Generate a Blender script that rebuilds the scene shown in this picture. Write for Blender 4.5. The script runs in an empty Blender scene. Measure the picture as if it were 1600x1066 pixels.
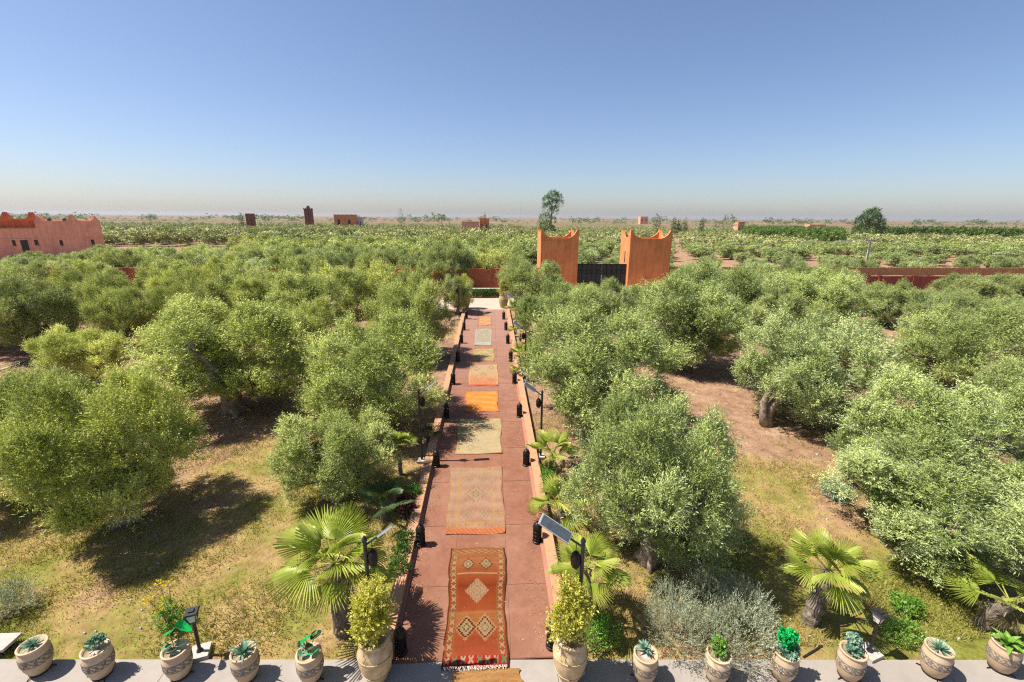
import bpy, bmesh, math, random
import numpy as np
from mathutils import Vector, Matrix
C = bpy.context.scene.collection
sc = bpy.context.scene
R = math.radians
# ------------------------------------------------------------------ camera
CAM_H, FPX = 9.5, 711.0
YAW, PITCH, ROLL = R(2.85), R(15.26), R(0.4)
cd = bpy.data.cameras.new('camera'); cam = bpy.data.objects.new('camera', cd); C.objects.link(cam)
CM = Matrix.Rotation(-YAW, 3, 'Z') @ Matrix.Rotation(math.pi/2-PITCH, 3, 'X') @ Matrix.Rotation(ROLL, 3, 'Z')
cam.matrix_world = Matrix.Translation((0, 0, CAM_H)) @ CM.to_4x4()
cd.sensor_width = 36; cd.lens = 36*FPX/1600; cd.clip_end = 60000; cd.clip_start = .1
sc.camera = cam
# ------------------------------------------------------------------ sky, sun, exposure
SUN_EL, SUN_AZ = 59.0, 272.0     # azimuth of the sun, clockwise from +Y
SUN_W, SKY_W, EXPO = 4.7, 0.064, 1.0
w = bpy.data.worlds.new('World'); sc.world = w; w.use_nodes = True
nt = w.node_tree; bg = nt.nodes['Background']
st = nt.nodes.new('ShaderNodeTexSky'); st.sky_type = 'NISHITA'; st.sun_disc = False
st.sun_elevation = R(SUN_EL); st.sun_rotation = R(SUN_AZ); st.altitude = 400
st.air_density = 1.0; st.dust_density = 1.3; st.ozone_density = 4.0
wb = nt.nodes.new('ShaderNodeMix'); wb.data_type = 'RGBA'; wb.blend_type = 'MULTIPLY'; wb.inputs[0].default_value = 1
wb.inputs[7].default_value = (1.13, 1.08, 1.13, 1)      # warm dusty white balance of the whole sky
nt.links.new(st.outputs[0], wb.inputs[6]); nt.links.new(wb.outputs[2], bg.inputs[0]); bg.inputs[1].default_value = SKY_W
sl = bpy.data.lights.new('sun', 'SUN'); sl.energy = SUN_W; sl.angle = R(0.5); sl.color = (1, .95, .87)
so = bpy.data.objects.new('sun', sl); C.objects.link(so)
ce = math.cos(R(SUN_EL))
SUNV = Vector((ce*math.sin(R(SUN_AZ)), ce*math.cos(R(SUN_AZ)), math.sin(R(SUN_EL))))
so.rotation_euler = SUNV.to_track_quat('Z', 'Y').to_euler(); so.location = (0, 0, 60)
vs = sc.view_settings; vs.view_transform = 'Standard'; vs.look = 'None'; vs.gamma = 1; vs.exposure = EXPO
sc.cycles.use_denoising = False; sc.cycles.adaptive_threshold = .006; sc.cycles.filter_width = 1.2
sc.cycles.max_bounces = 6; sc.cycles.diffuse_bounces = 2; sc.cycles.transmission_bounces = 4
sc.cycles.transparent_max_bounces = 8; sc.cycles.volume_bounces = 0

# ------------------------------------------------------------------ terrain and helpers
def sm(t):
    t = min(max(t, 0), 1); return t*t*(3-2*t)
def T(x, y):
    return 1.08*min(max((y-7.3)/42.7, 0), 1)*(1-.9*sm((y-80)/200))
def ray(px, py):
    return CM @ Vector(((px-800)/FPX, -(py-533)/FPX, -1))
def G(px, py):
    d = ray(px, py); z = 0
    for i in range(60):
        t = (z-CAM_H)/d.z if d.z < -1e-5 else 5000
        p = d*t; z = z*.5+.5*T(p.x, p.y)
    return Vector((p.x, p.y, T(p.x, p.y)))
def at_y(px, y, py=340):
    d = ray(px, py); t = y/d.y
    return Vector((d.x*t, y, T(d.x*t, y)))
def depth(p):
    return -(CM.transposed() @ (p-Vector((0, 0, CAM_H)))).z
def px_size(px_w, p):
    return px_w*depth(p)/FPX

def tag(o, label=None, cat=None, group=None, kind=None):
    if label: o['label'] = label
    if cat: o['category'] = cat
    if group: o['group'] = group
    if kind: o['kind'] = kind
    return o
def thing(name, label, cat, loc=(0, 0, 0), rz=0, group=None):
    o = bpy.data.objects.new(name, None); C.objects.link(o)
    o.empty_display_size = .2; o.location = loc; o.rotation_euler = (0, 0, rz)
    return tag(o, label, cat, group)
def link(name, me, parent=None, loc=None, rot=None):
    o = bpy.data.objects.new(name, me); C.objects.link(o)
    if parent: o.parent = parent
    if loc is not None: o.location = loc
    if rot is not None: o.rotation_euler = rot
    return o
def copy_tree(o, parent=None):
    c = o.copy(); C.objects.link(c); c.parent = parent
    for ch in list(o.children): copy_tree(ch, c)
    return c

class MB:
    """collects shapes into one mesh"""
    def __init__(s): s.v = []; s.f = []; s.m = []
    def add(s, vs_, fs_, mi=0):
        b = len(s.v); s.v += [tuple(v) for v in vs_]
        s.f += [tuple(i+b for i in f) for f in fs_]; s.m += [mi]*len(fs_)
    def box(s, x0, x1, y0, y1, z0, z1, mi=0, mtx=None, taper=1.0):
        cx, cy = (x0+x1)/2, (y0+y1)/2
        P = []
        for z, k in ((z0, 1), (z1, taper)):
            for x, y in ((x0, y0), (x1, y0), (x1, y1), (x0, y1)):
                P.append(Vector((cx+(x-cx)*k, cy+(y-cy)*k, z)))
        if mtx: P = [mtx @ p for p in P]
        s.add(P, [(3, 2, 1, 0), (4, 5, 6, 7), (0, 1, 5, 4), (1, 2, 6, 5), (2, 3, 7, 6), (3, 0, 4, 7)], mi)
    def lathe(s, prof, n=24, mi=0, off=(0, 0, 0), cap=True):
        P = []; F = []
        for r, z in prof:
            for k in range(n):
                a = 2*math.pi*k/n; P.append((off[0]+r*math.cos(a), off[1]+r*math.sin(a), off[2]+z))
        for i in range(len(prof)-1):
            for k in range(n):
                F.append((i*n+k, i*n+(k+1) % n, (i+1)*n+(k+1) % n, (i+1)*n+k))
        if cap:
            F.append(tuple(range(n-1, -1, -1))); F.append(tuple((len(prof)-1)*n+k for k in range(n)))
        s.add(P, F, mi)
    def tube(s, pts, rad, n=7, mi=0, wob=0, rng=None):
        pts = [Vector(p) for p in pts]; P = []; F = []
        for i, p in enumerate(pts):
            d = (pts[min(i+1, len(pts)-1)]-pts[max(i-1, 0)])
            if d.length < 1e-6: d = Vector((0, 0, 1))
            d.normalize()
            a = d.cross(Vector((.31, .95, .05))); a.normalize(); b = d.cross(a)
            r = rad[i] if isinstance(rad, (list, tuple)) else rad
            for k in range(n):
                t = 2*math.pi*k/n; rr = r*(1+(rng.uniform(-wob, wob) if wob else 0))
                P.append(p+a*math.cos(t)*rr+b*math.sin(t)*rr)
        for i in range(len(pts)-1):
            for k in range(n):
                F.append((i*n+k, i*n+(k+1) % n, (i+1)*n+(k+1) % n, (i+1)*n+k))
        F.append(tuple(range(n-1, -1, -1))); F.append(tuple((len(pts)-1)*n+k for k in range(n)))
        s.add(P, F, mi)
    def prism(s, poly, y0, y1, mi=0, mtx=None):
        """polygon in xz extruded along y"""
        n = len(poly)
        P = [Vector((x, y0, z)) for x, z in poly]+[Vector((x, y1, z)) for x, z in poly]
        if mtx: P = [mtx @ p for p in P]
        F = [tuple(range(n)), tuple(range(2*n-1, n-1, -1))]
        for i in range(n):
            j = (i+1) % n; F.append((i, i+n, j+n, j))
        s.add(P, F, mi)
    def mesh(s, name, mats, smooth=False, bevel=0):
        me = bpy.data.meshes.new(name); me.from_pydata(s.v, [], s.f)
        for m in (mats if isinstance(mats, (list, tuple)) else [mats]): me.materials.append(m)
        me.polygons.foreach_set('material_index', s.m)
        bm = bmesh.new(); bm.from_mesh(me)
        bmesh.ops.recalc_face_normals(bm, faces=bm.faces)
        if bevel:
            bmesh.ops.bevel(bm, geom=[e for e in bm.edges if len(e.link_faces) == 2 and e.calc_face_angle(0) > .6], offset=bevel, segments=2, affect='EDGES', profile=.6)
        bm.to_mesh(me); bm.free()
        if smooth: me.polygons.foreach_set('use_smooth', [True]*len(me.polygons))
        me.update(); return me
def np_mesh(name, V, k, m, tint=None, smooth=False):
    """V: (N*k,3) vertices, every k consecutive ones form a face"""
    n = len(V)//k
    me = bpy.data.meshes.new(name); me.vertices.add(len(V)); me.vertices.foreach_set('co', V.astype(np.float32).ravel())
    me.loops.add(len(V)); me.loops.foreach_set('vertex_index', np.arange(len(V), dtype=np.int32))
    me.polygons.add(n); me.polygons.foreach_set('loop_start', np.arange(0, len(V), k, dtype=np.int32))
    me.polygons.foreach_set('loop_total', np.full(n, k, dtype=np.int32))
    if tint is not None:
        a = me.attributes.new('tint', 'FLOAT', 'FACE'); a.data.foreach_set('value', tint.astype(np.float32))
    me.materials.append(m); me.update(calc_edges=True); return me

# ------------------------------------------------------------------ materials
def new_mat(name):
    m = bpy.data.materials.new(name); m.use_nodes = True
    return m, m.node_tree, m.node_tree.nodes['Principled BSDF']
def ramp(nt, fac, stops):
    r = nt.nodes.new('ShaderNodeValToRGB'); e = r.color_ramp.elements
    while len(e) < len(stops): e.new(.5)
    for k, (p, c) in enumerate(stops):
        e[k].position = p; e[k].color = (c[0], c[1], c[2], 1)
    nt.links.new(fac, r.inputs[0]); return r.outputs[0]
def noise(nt, scale, detail=5, rough=.55, vec=None, dist=0):
    n = nt.nodes.new('ShaderNodeTexNoise'); n.inputs['Scale'].default_value = scale
    n.inputs['Detail'].default_value = detail; n.inputs['Roughness'].default_value = rough
    n.inputs['Distortion'].default_value = dist
    if vec is not None: nt.links.new(vec, n.inputs['Vector'])
    return n.outputs[0]
def mixc(nt, fac, a, b, mode='MIX'):
    m = nt.nodes.new('ShaderNodeMix'); m.data_type = 'RGBA'; m.blend_type = mode
    for s, v in ((0, fac), (6, a), (7, b)):
        if hasattr(v, 'links'): nt.links.new(v, m.inputs[s])
        elif isinstance(v, (int, float)): m.inputs[s].default_value = v
        else: m.inputs[s].default_value = (v[0], v[1], v[2], 1)
    return m.outputs[2]
def mathn(nt, op, a, b=0.0, clamp=False):
    m = nt.nodes.new('ShaderNodeMath'); m.operation = op; m.use_clamp = clamp
    for s, v in ((0, a), (1, b)):
        if hasattr(v, 'links'): nt.links.new(v, m.inputs[s])
        else: m.inputs[s].default_value = v
    return m.outputs[0]
def bump(nt, b, h, strength, dist):
    n = nt.nodes.new('ShaderNodeBump'); n.inputs['Strength'].default_value = strength; n.inputs['Distance'].default_value = dist
    nt.links.new(h, n.inputs['Height']); nt.links.new(n.outputs[0], b.inputs['Normal'])
def objco(nt):
    return nt.nodes.new('ShaderNodeTexCoord').outputs['Object']
def surf(name, c0, c1, scale=3, rough=.85, bs=.3, bd=.01, fine=40, metal=0, c2=None, spec=.3, streak=0, vary=0):
    """mottled surface: two or three tones of noise, fine grain bump"""
    m, nt, b = new_mat(name); co = objco(nt)
    n1 = noise(nt, scale, 7, .62, co)
    stops = [(.35, c0), (.65, c1)] if c2 is None else [(.3, c0), (.5, c1), (.72, c2)]
    col = ramp(nt, n1, stops)
    n2 = noise(nt, fine, 4, .6, co)
    col = mixc(nt, .35, col, ramp(nt, n2, [(.3, (.55, .55, .55)), (.7, (1, 1, 1))]), 'MULTIPLY')
    if streak:      # rain streaks and patched plaster
        mp = nt.nodes.new('ShaderNodeMapping'); mp.inputs['Scale'].default_value = (1.6, 1.6, .16); nt.links.new(co, mp.inputs[0])
        col = mixc(nt, streak, col, ramp(nt, noise(nt, 1.4, 6, .7, mp.outputs[0]), [(.36, (.6, .57, .55)), (.55, (1, 1, 1)), (.75, (1.12, 1.1, 1.08))]), 'MULTIPLY')
        col = mixc(nt, streak*.8, col, ramp(nt, noise(nt, .55, 3, .5, co, .8), [(.45, (1, 1, 1)), (.52, (.86, .84, .82))]), 'MULTIPLY')
    if vary:
        oi = nt.nodes.new('ShaderNodeObjectInfo'); r_ = ramp(nt, oi.outputs['Random'], [(0, (1-vary, 1-vary*1.1, 1-vary*1.3)), (1, (1+vary, 1+vary, 1+vary))])
        col = mixc(nt, 1, col, r_, 'MULTIPLY')
    nt.links.new(col, b.inputs['Base Color'])
    b.inputs['Roughness'].default_value = rough; b.inputs['Metallic'].default_value = metal
    b.inputs['Specular IOR Level'].default_value = spec
    if bs: bump(nt, b, n2, bs, bd)
    return m
def leaf_mat(name, c0, c1, c2, back=None, trans=.35, use_obj=True, rough=.5):
    m, nt, b = new_mat(name)
    a = nt.nodes.new('ShaderNodeAttribute'); a.attribute_name = 'tint'
    col = ramp(nt, a.outputs['Fac'], [(0, c0), (.5, c1), (1, c2)])
    if back:
        g = nt.nodes.new('ShaderNodeNewGeometry')
        col = mixc(nt, mathn(nt, 'MULTIPLY', g.outputs['Backfacing'], .7), col, back)
    if use_obj:
        oi = nt.nodes.new('ShaderNodeObjectInfo'); col = mixc(nt, 1, col, oi.outputs['Color'], 'MULTIPLY')
    nt.links.new(col, b.inputs['Base Color']); b.inputs['Roughness'].default_value = rough
    b.inputs['Specular IOR Level'].default_value = .22
    t = nt.nodes.new('ShaderNodeBsdfTranslucent'); nt.links.new(mixc(nt, 1, col, (1.15, 1.2, .6), 'MULTIPLY'), t.inputs[0])
    mx = nt.nodes.new('ShaderNodeMixShader'); mx.inputs[0].default_value = trans
    nt.links.new(b.outputs[0], mx.inputs[1]); nt.links.new(t.outputs[0], mx.inputs[2])
    nt.links.new(mx.outputs[0], nt.nodes['Material Output'].inputs[0])
    return m
M_OLIVE = leaf_mat('olive_leaf', (0.129, 0.166, 0.035), (0.331, 0.377, 0.101), (0.616, 0.635, 0.267), back=(0.423, 0.469, 0.276), trans=.16, rough=.55)
M_BARK = surf('olive_bark', (.17, .125, .095), (.40, .315, .25), 6, .95, .8, .03, 25)
M_PALM = leaf_mat('fan_palm_leaf', (.15, .21, .025), (.29, .35, .045), (.47, .47, .12), trans=.3, use_obj=False, rough=.4)
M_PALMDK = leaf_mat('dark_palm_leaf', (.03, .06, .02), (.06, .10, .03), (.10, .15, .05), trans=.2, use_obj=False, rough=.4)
M_PTRUNK = surf('palm_trunk_fibre', (.10, .07, .045), (.30, .25, .19), 9, .95, .9, .03, 35)
M_DRY = leaf_mat('dry_palm_leaf', (.22, .17, .08), (.33, .26, .13), (.42, .35, .2), trans=.2, use_obj=False)
M_JARBUSH = leaf_mat('jar_shrub_leaf', (.28, .27, .03), (.52, .49, .08), (.66, .60, .17), trans=.35, use_obj=False)
M_SILVER = leaf_mat('silver_shrub_leaf', (0.216, 0.243, 0.145), (0.342, 0.369, 0.238), (0.468, 0.486, 0.348), trans=.2, use_obj=False)
M_GREEN = leaf_mat('green_leaf', (.04, .10, .015), (.09, .19, .03), (.16, .28, .05), trans=.3)
M_BRIGHT = leaf_mat('bright_green_leaf', (.01, .22, .04), (.01, .36, .09), (.03, .5, .12), trans=.25, use_obj=False, rough=.25)
M_AGAVE = leaf_mat('blue_green_leaf', (.07, .17, .11), (.14, .27, .18), (.26, .38, .27), trans=.15, use_obj=False)
M_LIME = leaf_mat('lime_leaf', (0.080, 0.192, 0.016), (0.160, 0.320, 0.040), (0.288, 0.416, 0.096), trans=.3, use_obj=False, rough=.35)
M_REDLEAF = leaf_mat('reddish_leaf', (.06, .02, .02), (.12, .03, .035), (.18, .06, .05), trans=.2, use_obj=False)
M_YELLOWFL = leaf_mat('yellow_flower', (.5, .38, .02), (.65, .5, .03), (.7, .6, .1), trans=.3, use_obj=False)
M_SOIL = surf('planting_soil', (.09, .055, .035), (.17, .11, .07), 12, 1, .8, .02, 60)
M_GRAVEL = surf('white_gravel', (0.375, 0.345, 0.300), (0.540, 0.517, 0.473), 30, .9, .9, .02, 70)
M_PLANTER = surf('beige_clay', (0.529, 0.375, 0.235), (0.622, 0.469, 0.317), 4, .7, .15, .004, 50, vary=0.12, streak=.45)
M_JAR = surf('weathered_jar_clay', (0.353, 0.227, 0.109), (0.521, 0.370, 0.193), 4, .65, .3, .008, 30, c2=(0.622, 0.521, 0.370), vary=0.10, streak=.45)
M_BLACK = surf('black_iron', (.010, .010, .011), (.03, .028, .026), 10, .5, .2, .003, 60, spec=.5)
M_CAST = surf('dark_lantern_metal', (.012, .010, .009), (.035, .028, .024), 14, .42, .3, .004, 60, metal=.5)
M_KERB = surf('tan_render', (0.370, 0.192, 0.100), (0.444, 0.244, 0.133), 2.2, .9, .25, .006, 35, c2=(0.400, 0.185, 0.096))
M_CONC = surf('pale_concrete', (0.374, 0.338, 0.288), (0.461, 0.425, 0.367), 5, .9, .3, .006, 45)
M_TOWER = surf('orange_earth_render', (0.694, 0.226, 0.073), (0.784, 0.275, 0.095), .9, .95, .35, .01, 18, c2=(0.829, 0.308, 0.119), streak=.6)
M_TOWERIN = surf('red_orange_parapet', (.46, .145, .06), (.53, .175, .08), 1.2, .95, .3, .01, 18, streak=.8)
M_PINK = surf('pink_earth_render', (.86, .36, .225), (.92, .43, .28), .35, .95, .3, .01, 12, c2=(.70, .31, .21), streak=.5)
M_REDWALL = surf('dark_red_render', (.27, .07, .045), (.34, .095, .06), 1.1, .95, .3, .01, 15, streak=.8)
M_WHITEW = surf('white_render', (.6, .57, .52), (.7, .67, .62), 2, .9, .2, .01, 20)
M_DARKW = surf('dark_window', (.012, .012, .014), (.03, .03, .03), 3, .3, 0, 0, 10)
M_POLE = surf('grey_pole', (.36, .33, .29), (.46, .43, .38), 4, .9, .3, .01, 30)
M_GLASS = surf('frosted_lamp_glass', (.62, .60, .54), (.75, .73, .68), 6, .25, 0, 0, 20, spec=.5)
M_ALU = surf('panel_frame', (.55, .56, .56), (.66, .67, .67), 6, .35, 0, 0, 40, metal=.4)
M_SOLAR = surf('solar_cell', (.06, .075, .085), (.10, .115, .12), 9, .55, 0, 0, 40, spec=.6)

# ------------------------------------------------------------------ ground, path, pavement
def grid_mesh(name, xs, ys, zf, m, smooth=True):
    X, Y = np.meshgrid(xs, ys)
    Z = np.vectorize(zf)(X, Y)
    me = bpy.data.meshes.new(name)
    nx, ny = len(xs), len(ys)
    V = np.stack([X, Y, Z], -1).reshape(-1, 3)
    idx = np.arange(nx*ny).reshape(ny, nx)
    F = np.stack([idx[:-1, :-1], idx[:-1, 1:], idx[1:, 1:], idx[1:, :-1]], -1).reshape(-1, 4)
    me.from_pydata(V.tolist(), [], F.tolist()); me.materials.append(m)
    if smooth: me.polygons.foreach_set('use_smooth', [True]*len(me.polygons))
    me.update(); return me
def ground_mat():
    m, nt, b = new_mat('dry_lawn_and_soil'); co = objco(nt)
    sep = nt.nodes.new('ShaderNodeSeparateXYZ'); nt.links.new(co, sep.inputs[0])
    X, Y = sep.outputs[0], sep.outputs[1]
    big = noise(nt, .2, 4, .55, co, .4); med = noise(nt, .9, 6, .65, co); fin = noise(nt, 7, 6, .7, co); vfin = noise(nt, 40, 3, .6, co)
    soil = ramp(nt, med, [(.3, (0.246, 0.135, 0.082)), (.5, (0.344, 0.205, 0.131)), (.72, (0.426, 0.279, 0.189))])
    dry = ramp(nt, fin, [(.3, (0.271, 0.168, 0.067)), (.55, (0.397, 0.269, 0.112)), (.75, (0.487, 0.352, 0.180))])
    grn = ramp(nt, fin, [(.3, (0.113, 0.123, 0.019)), (.55, (0.223, 0.223, 0.044)), (.75, (0.317, 0.294, 0.076))])
    # how much turf: near the house more, farther out bare soil
    near = nt.nodes.new('ShaderNodeMapRange'); near.inputs[1].default_value = 9; near.inputs[2].default_value = 23
    near.inputs[3].default_value = .22; near.inputs[4].default_value = -.24; nt.links.new(Y, near.inputs[0])
    g = mathn(nt, 'ADD', mathn(nt, 'ADD', mathn(nt, 'SUBTRACT', mathn(nt, 'MULTIPLY', big, 1.7), .33), mathn(nt, 'MULTIPLY', med, .6)), near.outputs[0])
    g = mathn(nt, 'ADD', g, mathn(nt, 'MULTIPLY', mathn(nt, 'SUBTRACT', fin, .5), .9))
    fd = nt.nodes.new('ShaderNodeMapRange'); fd.inputs[1].default_value = .70; fd.inputs[2].default_value = .88; nt.links.new(g, fd.inputs[0])
    fg = nt.nodes.new('ShaderNodeMapRange'); fg.inputs[1].default_value = .90; fg.inputs[2].default_value = 1.14; nt.links.new(g, fg.inputs[0])
    col = mixc(nt, fd.outputs[0], soil, dry); col = mixc(nt, fg.outputs[0], col, grn)
    mot = noise(nt, 2.6, 5, .7, co); col = mixc(nt, .8, col, ramp(nt, mot, [(.36, (.62, .62, .55)), (.58, (1.05, 1.05, 1.03))]), 'MULTIPLY')
    col = mixc(nt, .5, col, ramp(nt, vfin, [(.3, (.5, .5, .48)), (.65, (1, 1, 1))]), 'MULTIPLY')
    # far plain: wide fields of stubble, scrub and ploughed soil
    mp = nt.nodes.new('ShaderNodeMapping'); mp.inputs['Scale'].default_value = (.0016, .006, 1); nt.links.new(co, mp.inputs[0])
    f1 = noise(nt, 1, 5, .6, mp.outputs[0]); f2 = noise(nt, .06, 6, .7, co)
    plain = ramp(nt, f1, [(.36, (.13, .105, .055)), (.45, (.26, .165, .105)), (.52, (.15, .13, .065)), (.62, (.33, .22, .15))])
    plain = mixc(nt, .6, plain, ramp(nt, f2, [(.38, (.35, .38, .3)), (.6, (1, 1, 1))]), 'MULTIPLY')
    far = nt.nodes.new('ShaderNodeMapRange'); far.inputs[1].default_value = 130; far.inputs[2].default_value = 230; nt.links.new(Y, far.inputs[0])
    col = mixc(nt, far.outputs[0], col, plain)
    nt.links.new(col, b.inputs['Base Color']); b.inputs['Roughness'].default_value = 1; b.inputs['Specular IOR Level'].default_value = .1
    bump(nt, b, mathn(nt, 'ADD', fin, mathn(nt, 'MULTIPLY', vfin, .35)), .9, .06)
    return m
def hsh(x, y):
    return math.sin(x*1.7+math.sin(y*1.3)*2)*math.sin(y*2.1+math.sin(x*.9)*1.7)
xs = np.concatenate([-np.geomspace(7000, 42, 40), np.arange(-40, 40.1, .8), np.geomspace(42, 7000, 40)])
ys = np.concatenate([np.arange(-6, 7.2, 1.5), [7.3], np.arange(8, 50, .8), [50, 52, 55], np.geomspace(58, 9000, 70)])
def gz(x, y):
    k = 0 if (-3.6 < x < 3 and y < 54) or y < 9 else (1 if y < 200 else 0)
    return T(x, y)+.035*k*hsh(x, y)
tag(link('ground', grid_mesh('ground', xs, ys, gz, ground_mat())), kind='structure')

PX0, PX1, PY0, PY1 = -2.24, 1.53, 7.85, 42.7
def path_mat():
    m, nt, b = new_mat('red_stained_concrete'); co = objco(nt)
    n1 = noise(nt, .7, 7, .65, co, .3); n2 = noise(nt, 22, 5, .65, co); n3 = noise(nt, 3, 6, .7, co)
    col = ramp(nt, n1, [(.3, (0.201, 0.077, 0.044)), (.5, (0.239, 0.105, 0.062)), (.7, (0.270, 0.133, 0.085))])
    col = mixc(nt, .5, col, ramp(nt, n3, [(.35, (.62, .57, .54)), (.62, (1.02, 1, 1))]), 'MULTIPLY')
    col = mixc(nt, .3, col, ramp(nt, n2, [(.3, (.7, .66, .62)), (.7, (1, 1, 1))]), 'MULTIPLY')
    n4 = noise(nt, 1.3, 4, .55, co, 1.2); col = mixc(nt, .75, col, ramp(nt, n4, [(.30, (.8, .76, .74)), (.42, (1, 1, 1)), (.60, (1, 1, 1)), (.72, (1.12, 1.2, 1.25))]), 'MULTIPLY')
    sep = nt.nodes.new('ShaderNodeSeparateXYZ'); nt.links.new(co, sep.inputs[0])
    Yn = nt.nodes.new('ShaderNodeMapRange'); Yn.inputs[1].default_value = 18; Yn.inputs[2].default_value = 42; nt.links.new(sep.outputs[1], Yn.inputs[0])
    col = mixc(nt, mathn(nt, 'MULTIPLY', Yn.outputs[0], .65), col, (0.306, 0.180, 0.139))     # dustier towards the gate
    nt.links.new(col, b.inputs['Base Color']); b.inputs['Roughness'].default_value = .8; b.inputs['Specular IOR Level'].default_value = .25
    bump(nt, b, n2, .25, .006); return m
M_PATH = path_mat()
M_JOINT = surf('joint_line', (.22, .10, .075), (.30, .15, .11), 5, .95, .2, .004, 40)
M_STRIP = surf('smooth_edge_band', (0.320, 0.136, 0.088), (0.367, 0.170, 0.116), 2, .85, .2, .004, 30)
PZ = .06
mb = MB()
ycuts = [PY0, 9.9]+[9.9+2.35*k for k in range(1, 14)]+[PY1]
rng = random.Random(3)
xc = (-1.02, .43)      # bands running under the carpets
for a, b_ in zip(ycuts[:-1], ycuts[1:]):
    for x0, x1 in ((PX0, xc[0]), (xc[0], xc[1]), (xc[1], PX1)):
        g = .009
        P = [(x, y, T(0, y)+z) for z in (-.1, PZ) for x, y in ((x0+g, a+g), (x1-g, a+g), (x1-g, b_-g), (x0+g, b_-g))]
        mb.add(P, [(3, 2, 1, 0), (4, 5, 6, 7), (0, 1, 5, 4), (1, 2, 6, 5), (2, 3, 7, 6), (3, 0, 4, 7)])
P = [(x, y, T(0, y)+PZ-.012) for x, y in ((PX0, PY0), (PX1, PY0), (PX1, PY1), (PX0, PY1))]
mb.add(P, [(0, 1, 2, 3)], 1)
tag(link('path', mb.mesh('path', [M_PATH, M_JOINT])), kind='structure')

# pavement in front of the house
def edge(x): return 7.86-.043*x
def pave_mat():
    m, nt, b = new_mat('pale_pavement_concrete'); co = objco(nt)
    n1 = noise(nt, .8, 7, .6, co); n2 = noise(nt, 40, 4, .6, co); n3 = noise(nt, 6, 6, .7, co)
    col = ramp(nt, n1, [(.3, (0.259, 0.224, 0.189)), (.7, (0.320, 0.278, 0.236))])
    col = mixc(nt, .4, col, ramp(nt, n3, [(.3, (.78, .76, .74)), (.6, (1, 1, 1))]), 'MULTIPLY')
    col = mixc(nt, .3, col, ramp(nt, n2, [(.3, (.75, .75, .75)), (.7, (1, 1, 1))]), 'MULTIPLY')
    nt.links.new(col, b.inputs['Base Color']); b.inputs['Roughness'].default_value = .85; bump(nt, b, n2, .2, .004); return m
M_PAVE = pave_mat(); mb = MB()
jx = [-40, -30]+[-28+4.2*k for k in range(14)]+[34, 44]
for a, b_ in zip(jx[:-1], jx[1:]):
    P = [(x, y, z) for z in (-.1, .055) for x, y in ((a+.006, -3), (b_-.006, -3), (b_-.006, edge(b_)), (a+.006, edge(a)))]
    mb.add(P, [(3, 2, 1, 0), (4, 5, 6, 7), (0, 1, 5, 4), (1, 2, 6, 5), (2, 3, 7, 6), (3, 0, 4, 7)])
tag(link('pavement', mb.mesh('pavement', M_PAVE)), kind='structure')

# sandy driveway between the path and the gate
M_DRIVE = surf('sandy_driveway', (0.370, 0.274, 0.200), (0.459, 0.355, 0.274), 1.1, 1, .5, .02, 14, c2=(0.414, 0.311, 0.229))
dx = [-9, -6, -3, -1, 1, 3, 6, 9, 12, 15, 18, 20.5]
up = [47.3, 48, 48.2, 48.2, 48.2, 48.4, 49.6, 50.6, 51.6, 52.4, 52.4, 51.5]
lo = [44.4, 43, 42.72, 42.72, 42.72, 42.9, 43.6, 45, 46, 46.6, 47.4, 49.5]
mb = MB()
for k in range(len(dx)-1):
    P = [(dx[k], lo[k], T(0, lo[k])+.06), (dx[k+1], lo[k+1], T(0, lo[k+1])+.06), (dx[k+1], up[k+1], T(0, up[k+1])+.06), (dx[k], up[k], T(0, up[k])+.06)]
    mb.add(P, [(0, 1, 2, 3)])
tag(link('driveway', mb.mesh('driveway', M_DRIVE)), kind='structure')
# bare track through the left grove
tr = [G(-60, 600), G(0, 580), G(50, 560), G(110, 545), G(170, 534)]
mb = MB()
for a, b_ in zip(tr[:-1], tr[1:]):
    mb.add([(a.x, a.y-.8, T(0, a.y)+.05), (b_.x, b_.y-.8, T(0, b_.y)+.05), (b_.x, b_.y+.9, T(0, b_.y)+.075), (a.x, a.y+.9, T(0, a.y)+.075)], [(0, 1, 2, 3)])
tag(link('track', mb.mesh('track', M_DRIVE)), kind='structure')

# low kerb walls along the path
for x0, x1, lab in ((PX0-.30, PX0, 'low tan kerb wall running along the left side of the red path'), (PX1, PX1+.30, 'low tan kerb wall running along the right side of the red path')):
    mb = MB(); ny = 40
    for i in range(ny):
        a, b_ = PY0+.05+(PY1-PY0-.05)*i/ny, PY0+.05+(PY1-PY0-.05)*(i+1)/ny
        P = [(x, y, T(0, y)+z) for z in (-.15, .27) for x, y in ((x0, a), (x1, a), (x1, b_), (x0, b_))]
        f = [(4, 5, 6, 7), (1, 2, 6, 5), (3, 0, 4, 7)]
        if i == 0: f.append((0, 1, 5, 4))
        if i == ny-1: f.append((2, 3, 7, 6))
        mb.add(P, f)
    o = link('kerb_wall', None or mb.mesh('kerb_wall', M_KERB)); tag(o, lab, 'low wall', 'kerb walls beside the path')
    s = -1 if x0 > 0 else 1
    xa = x1 if x0 < 0 else x0
    mb = MB()
    for i in range(ny):
        a, b_ = PY0+.06+(PY1-PY0-.06)*i/ny, PY0+.06+(PY1-PY0-.06)*(i+1)/ny
        q = sorted((xa, xa+s*.09))
        P = [(x, y, T(0, y)+z) for z in (0, .10) for x, y in ((q[0], a), (q[1], a), (q[1], b_), (q[0], b_))]
        mb.add(P, [(4, 5, 6, 7), (1, 2, 6, 5), (3, 0, 4, 7)])
    link('kerb_step', mb.mesh('kerb_step', M_STRIP), o)

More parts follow.
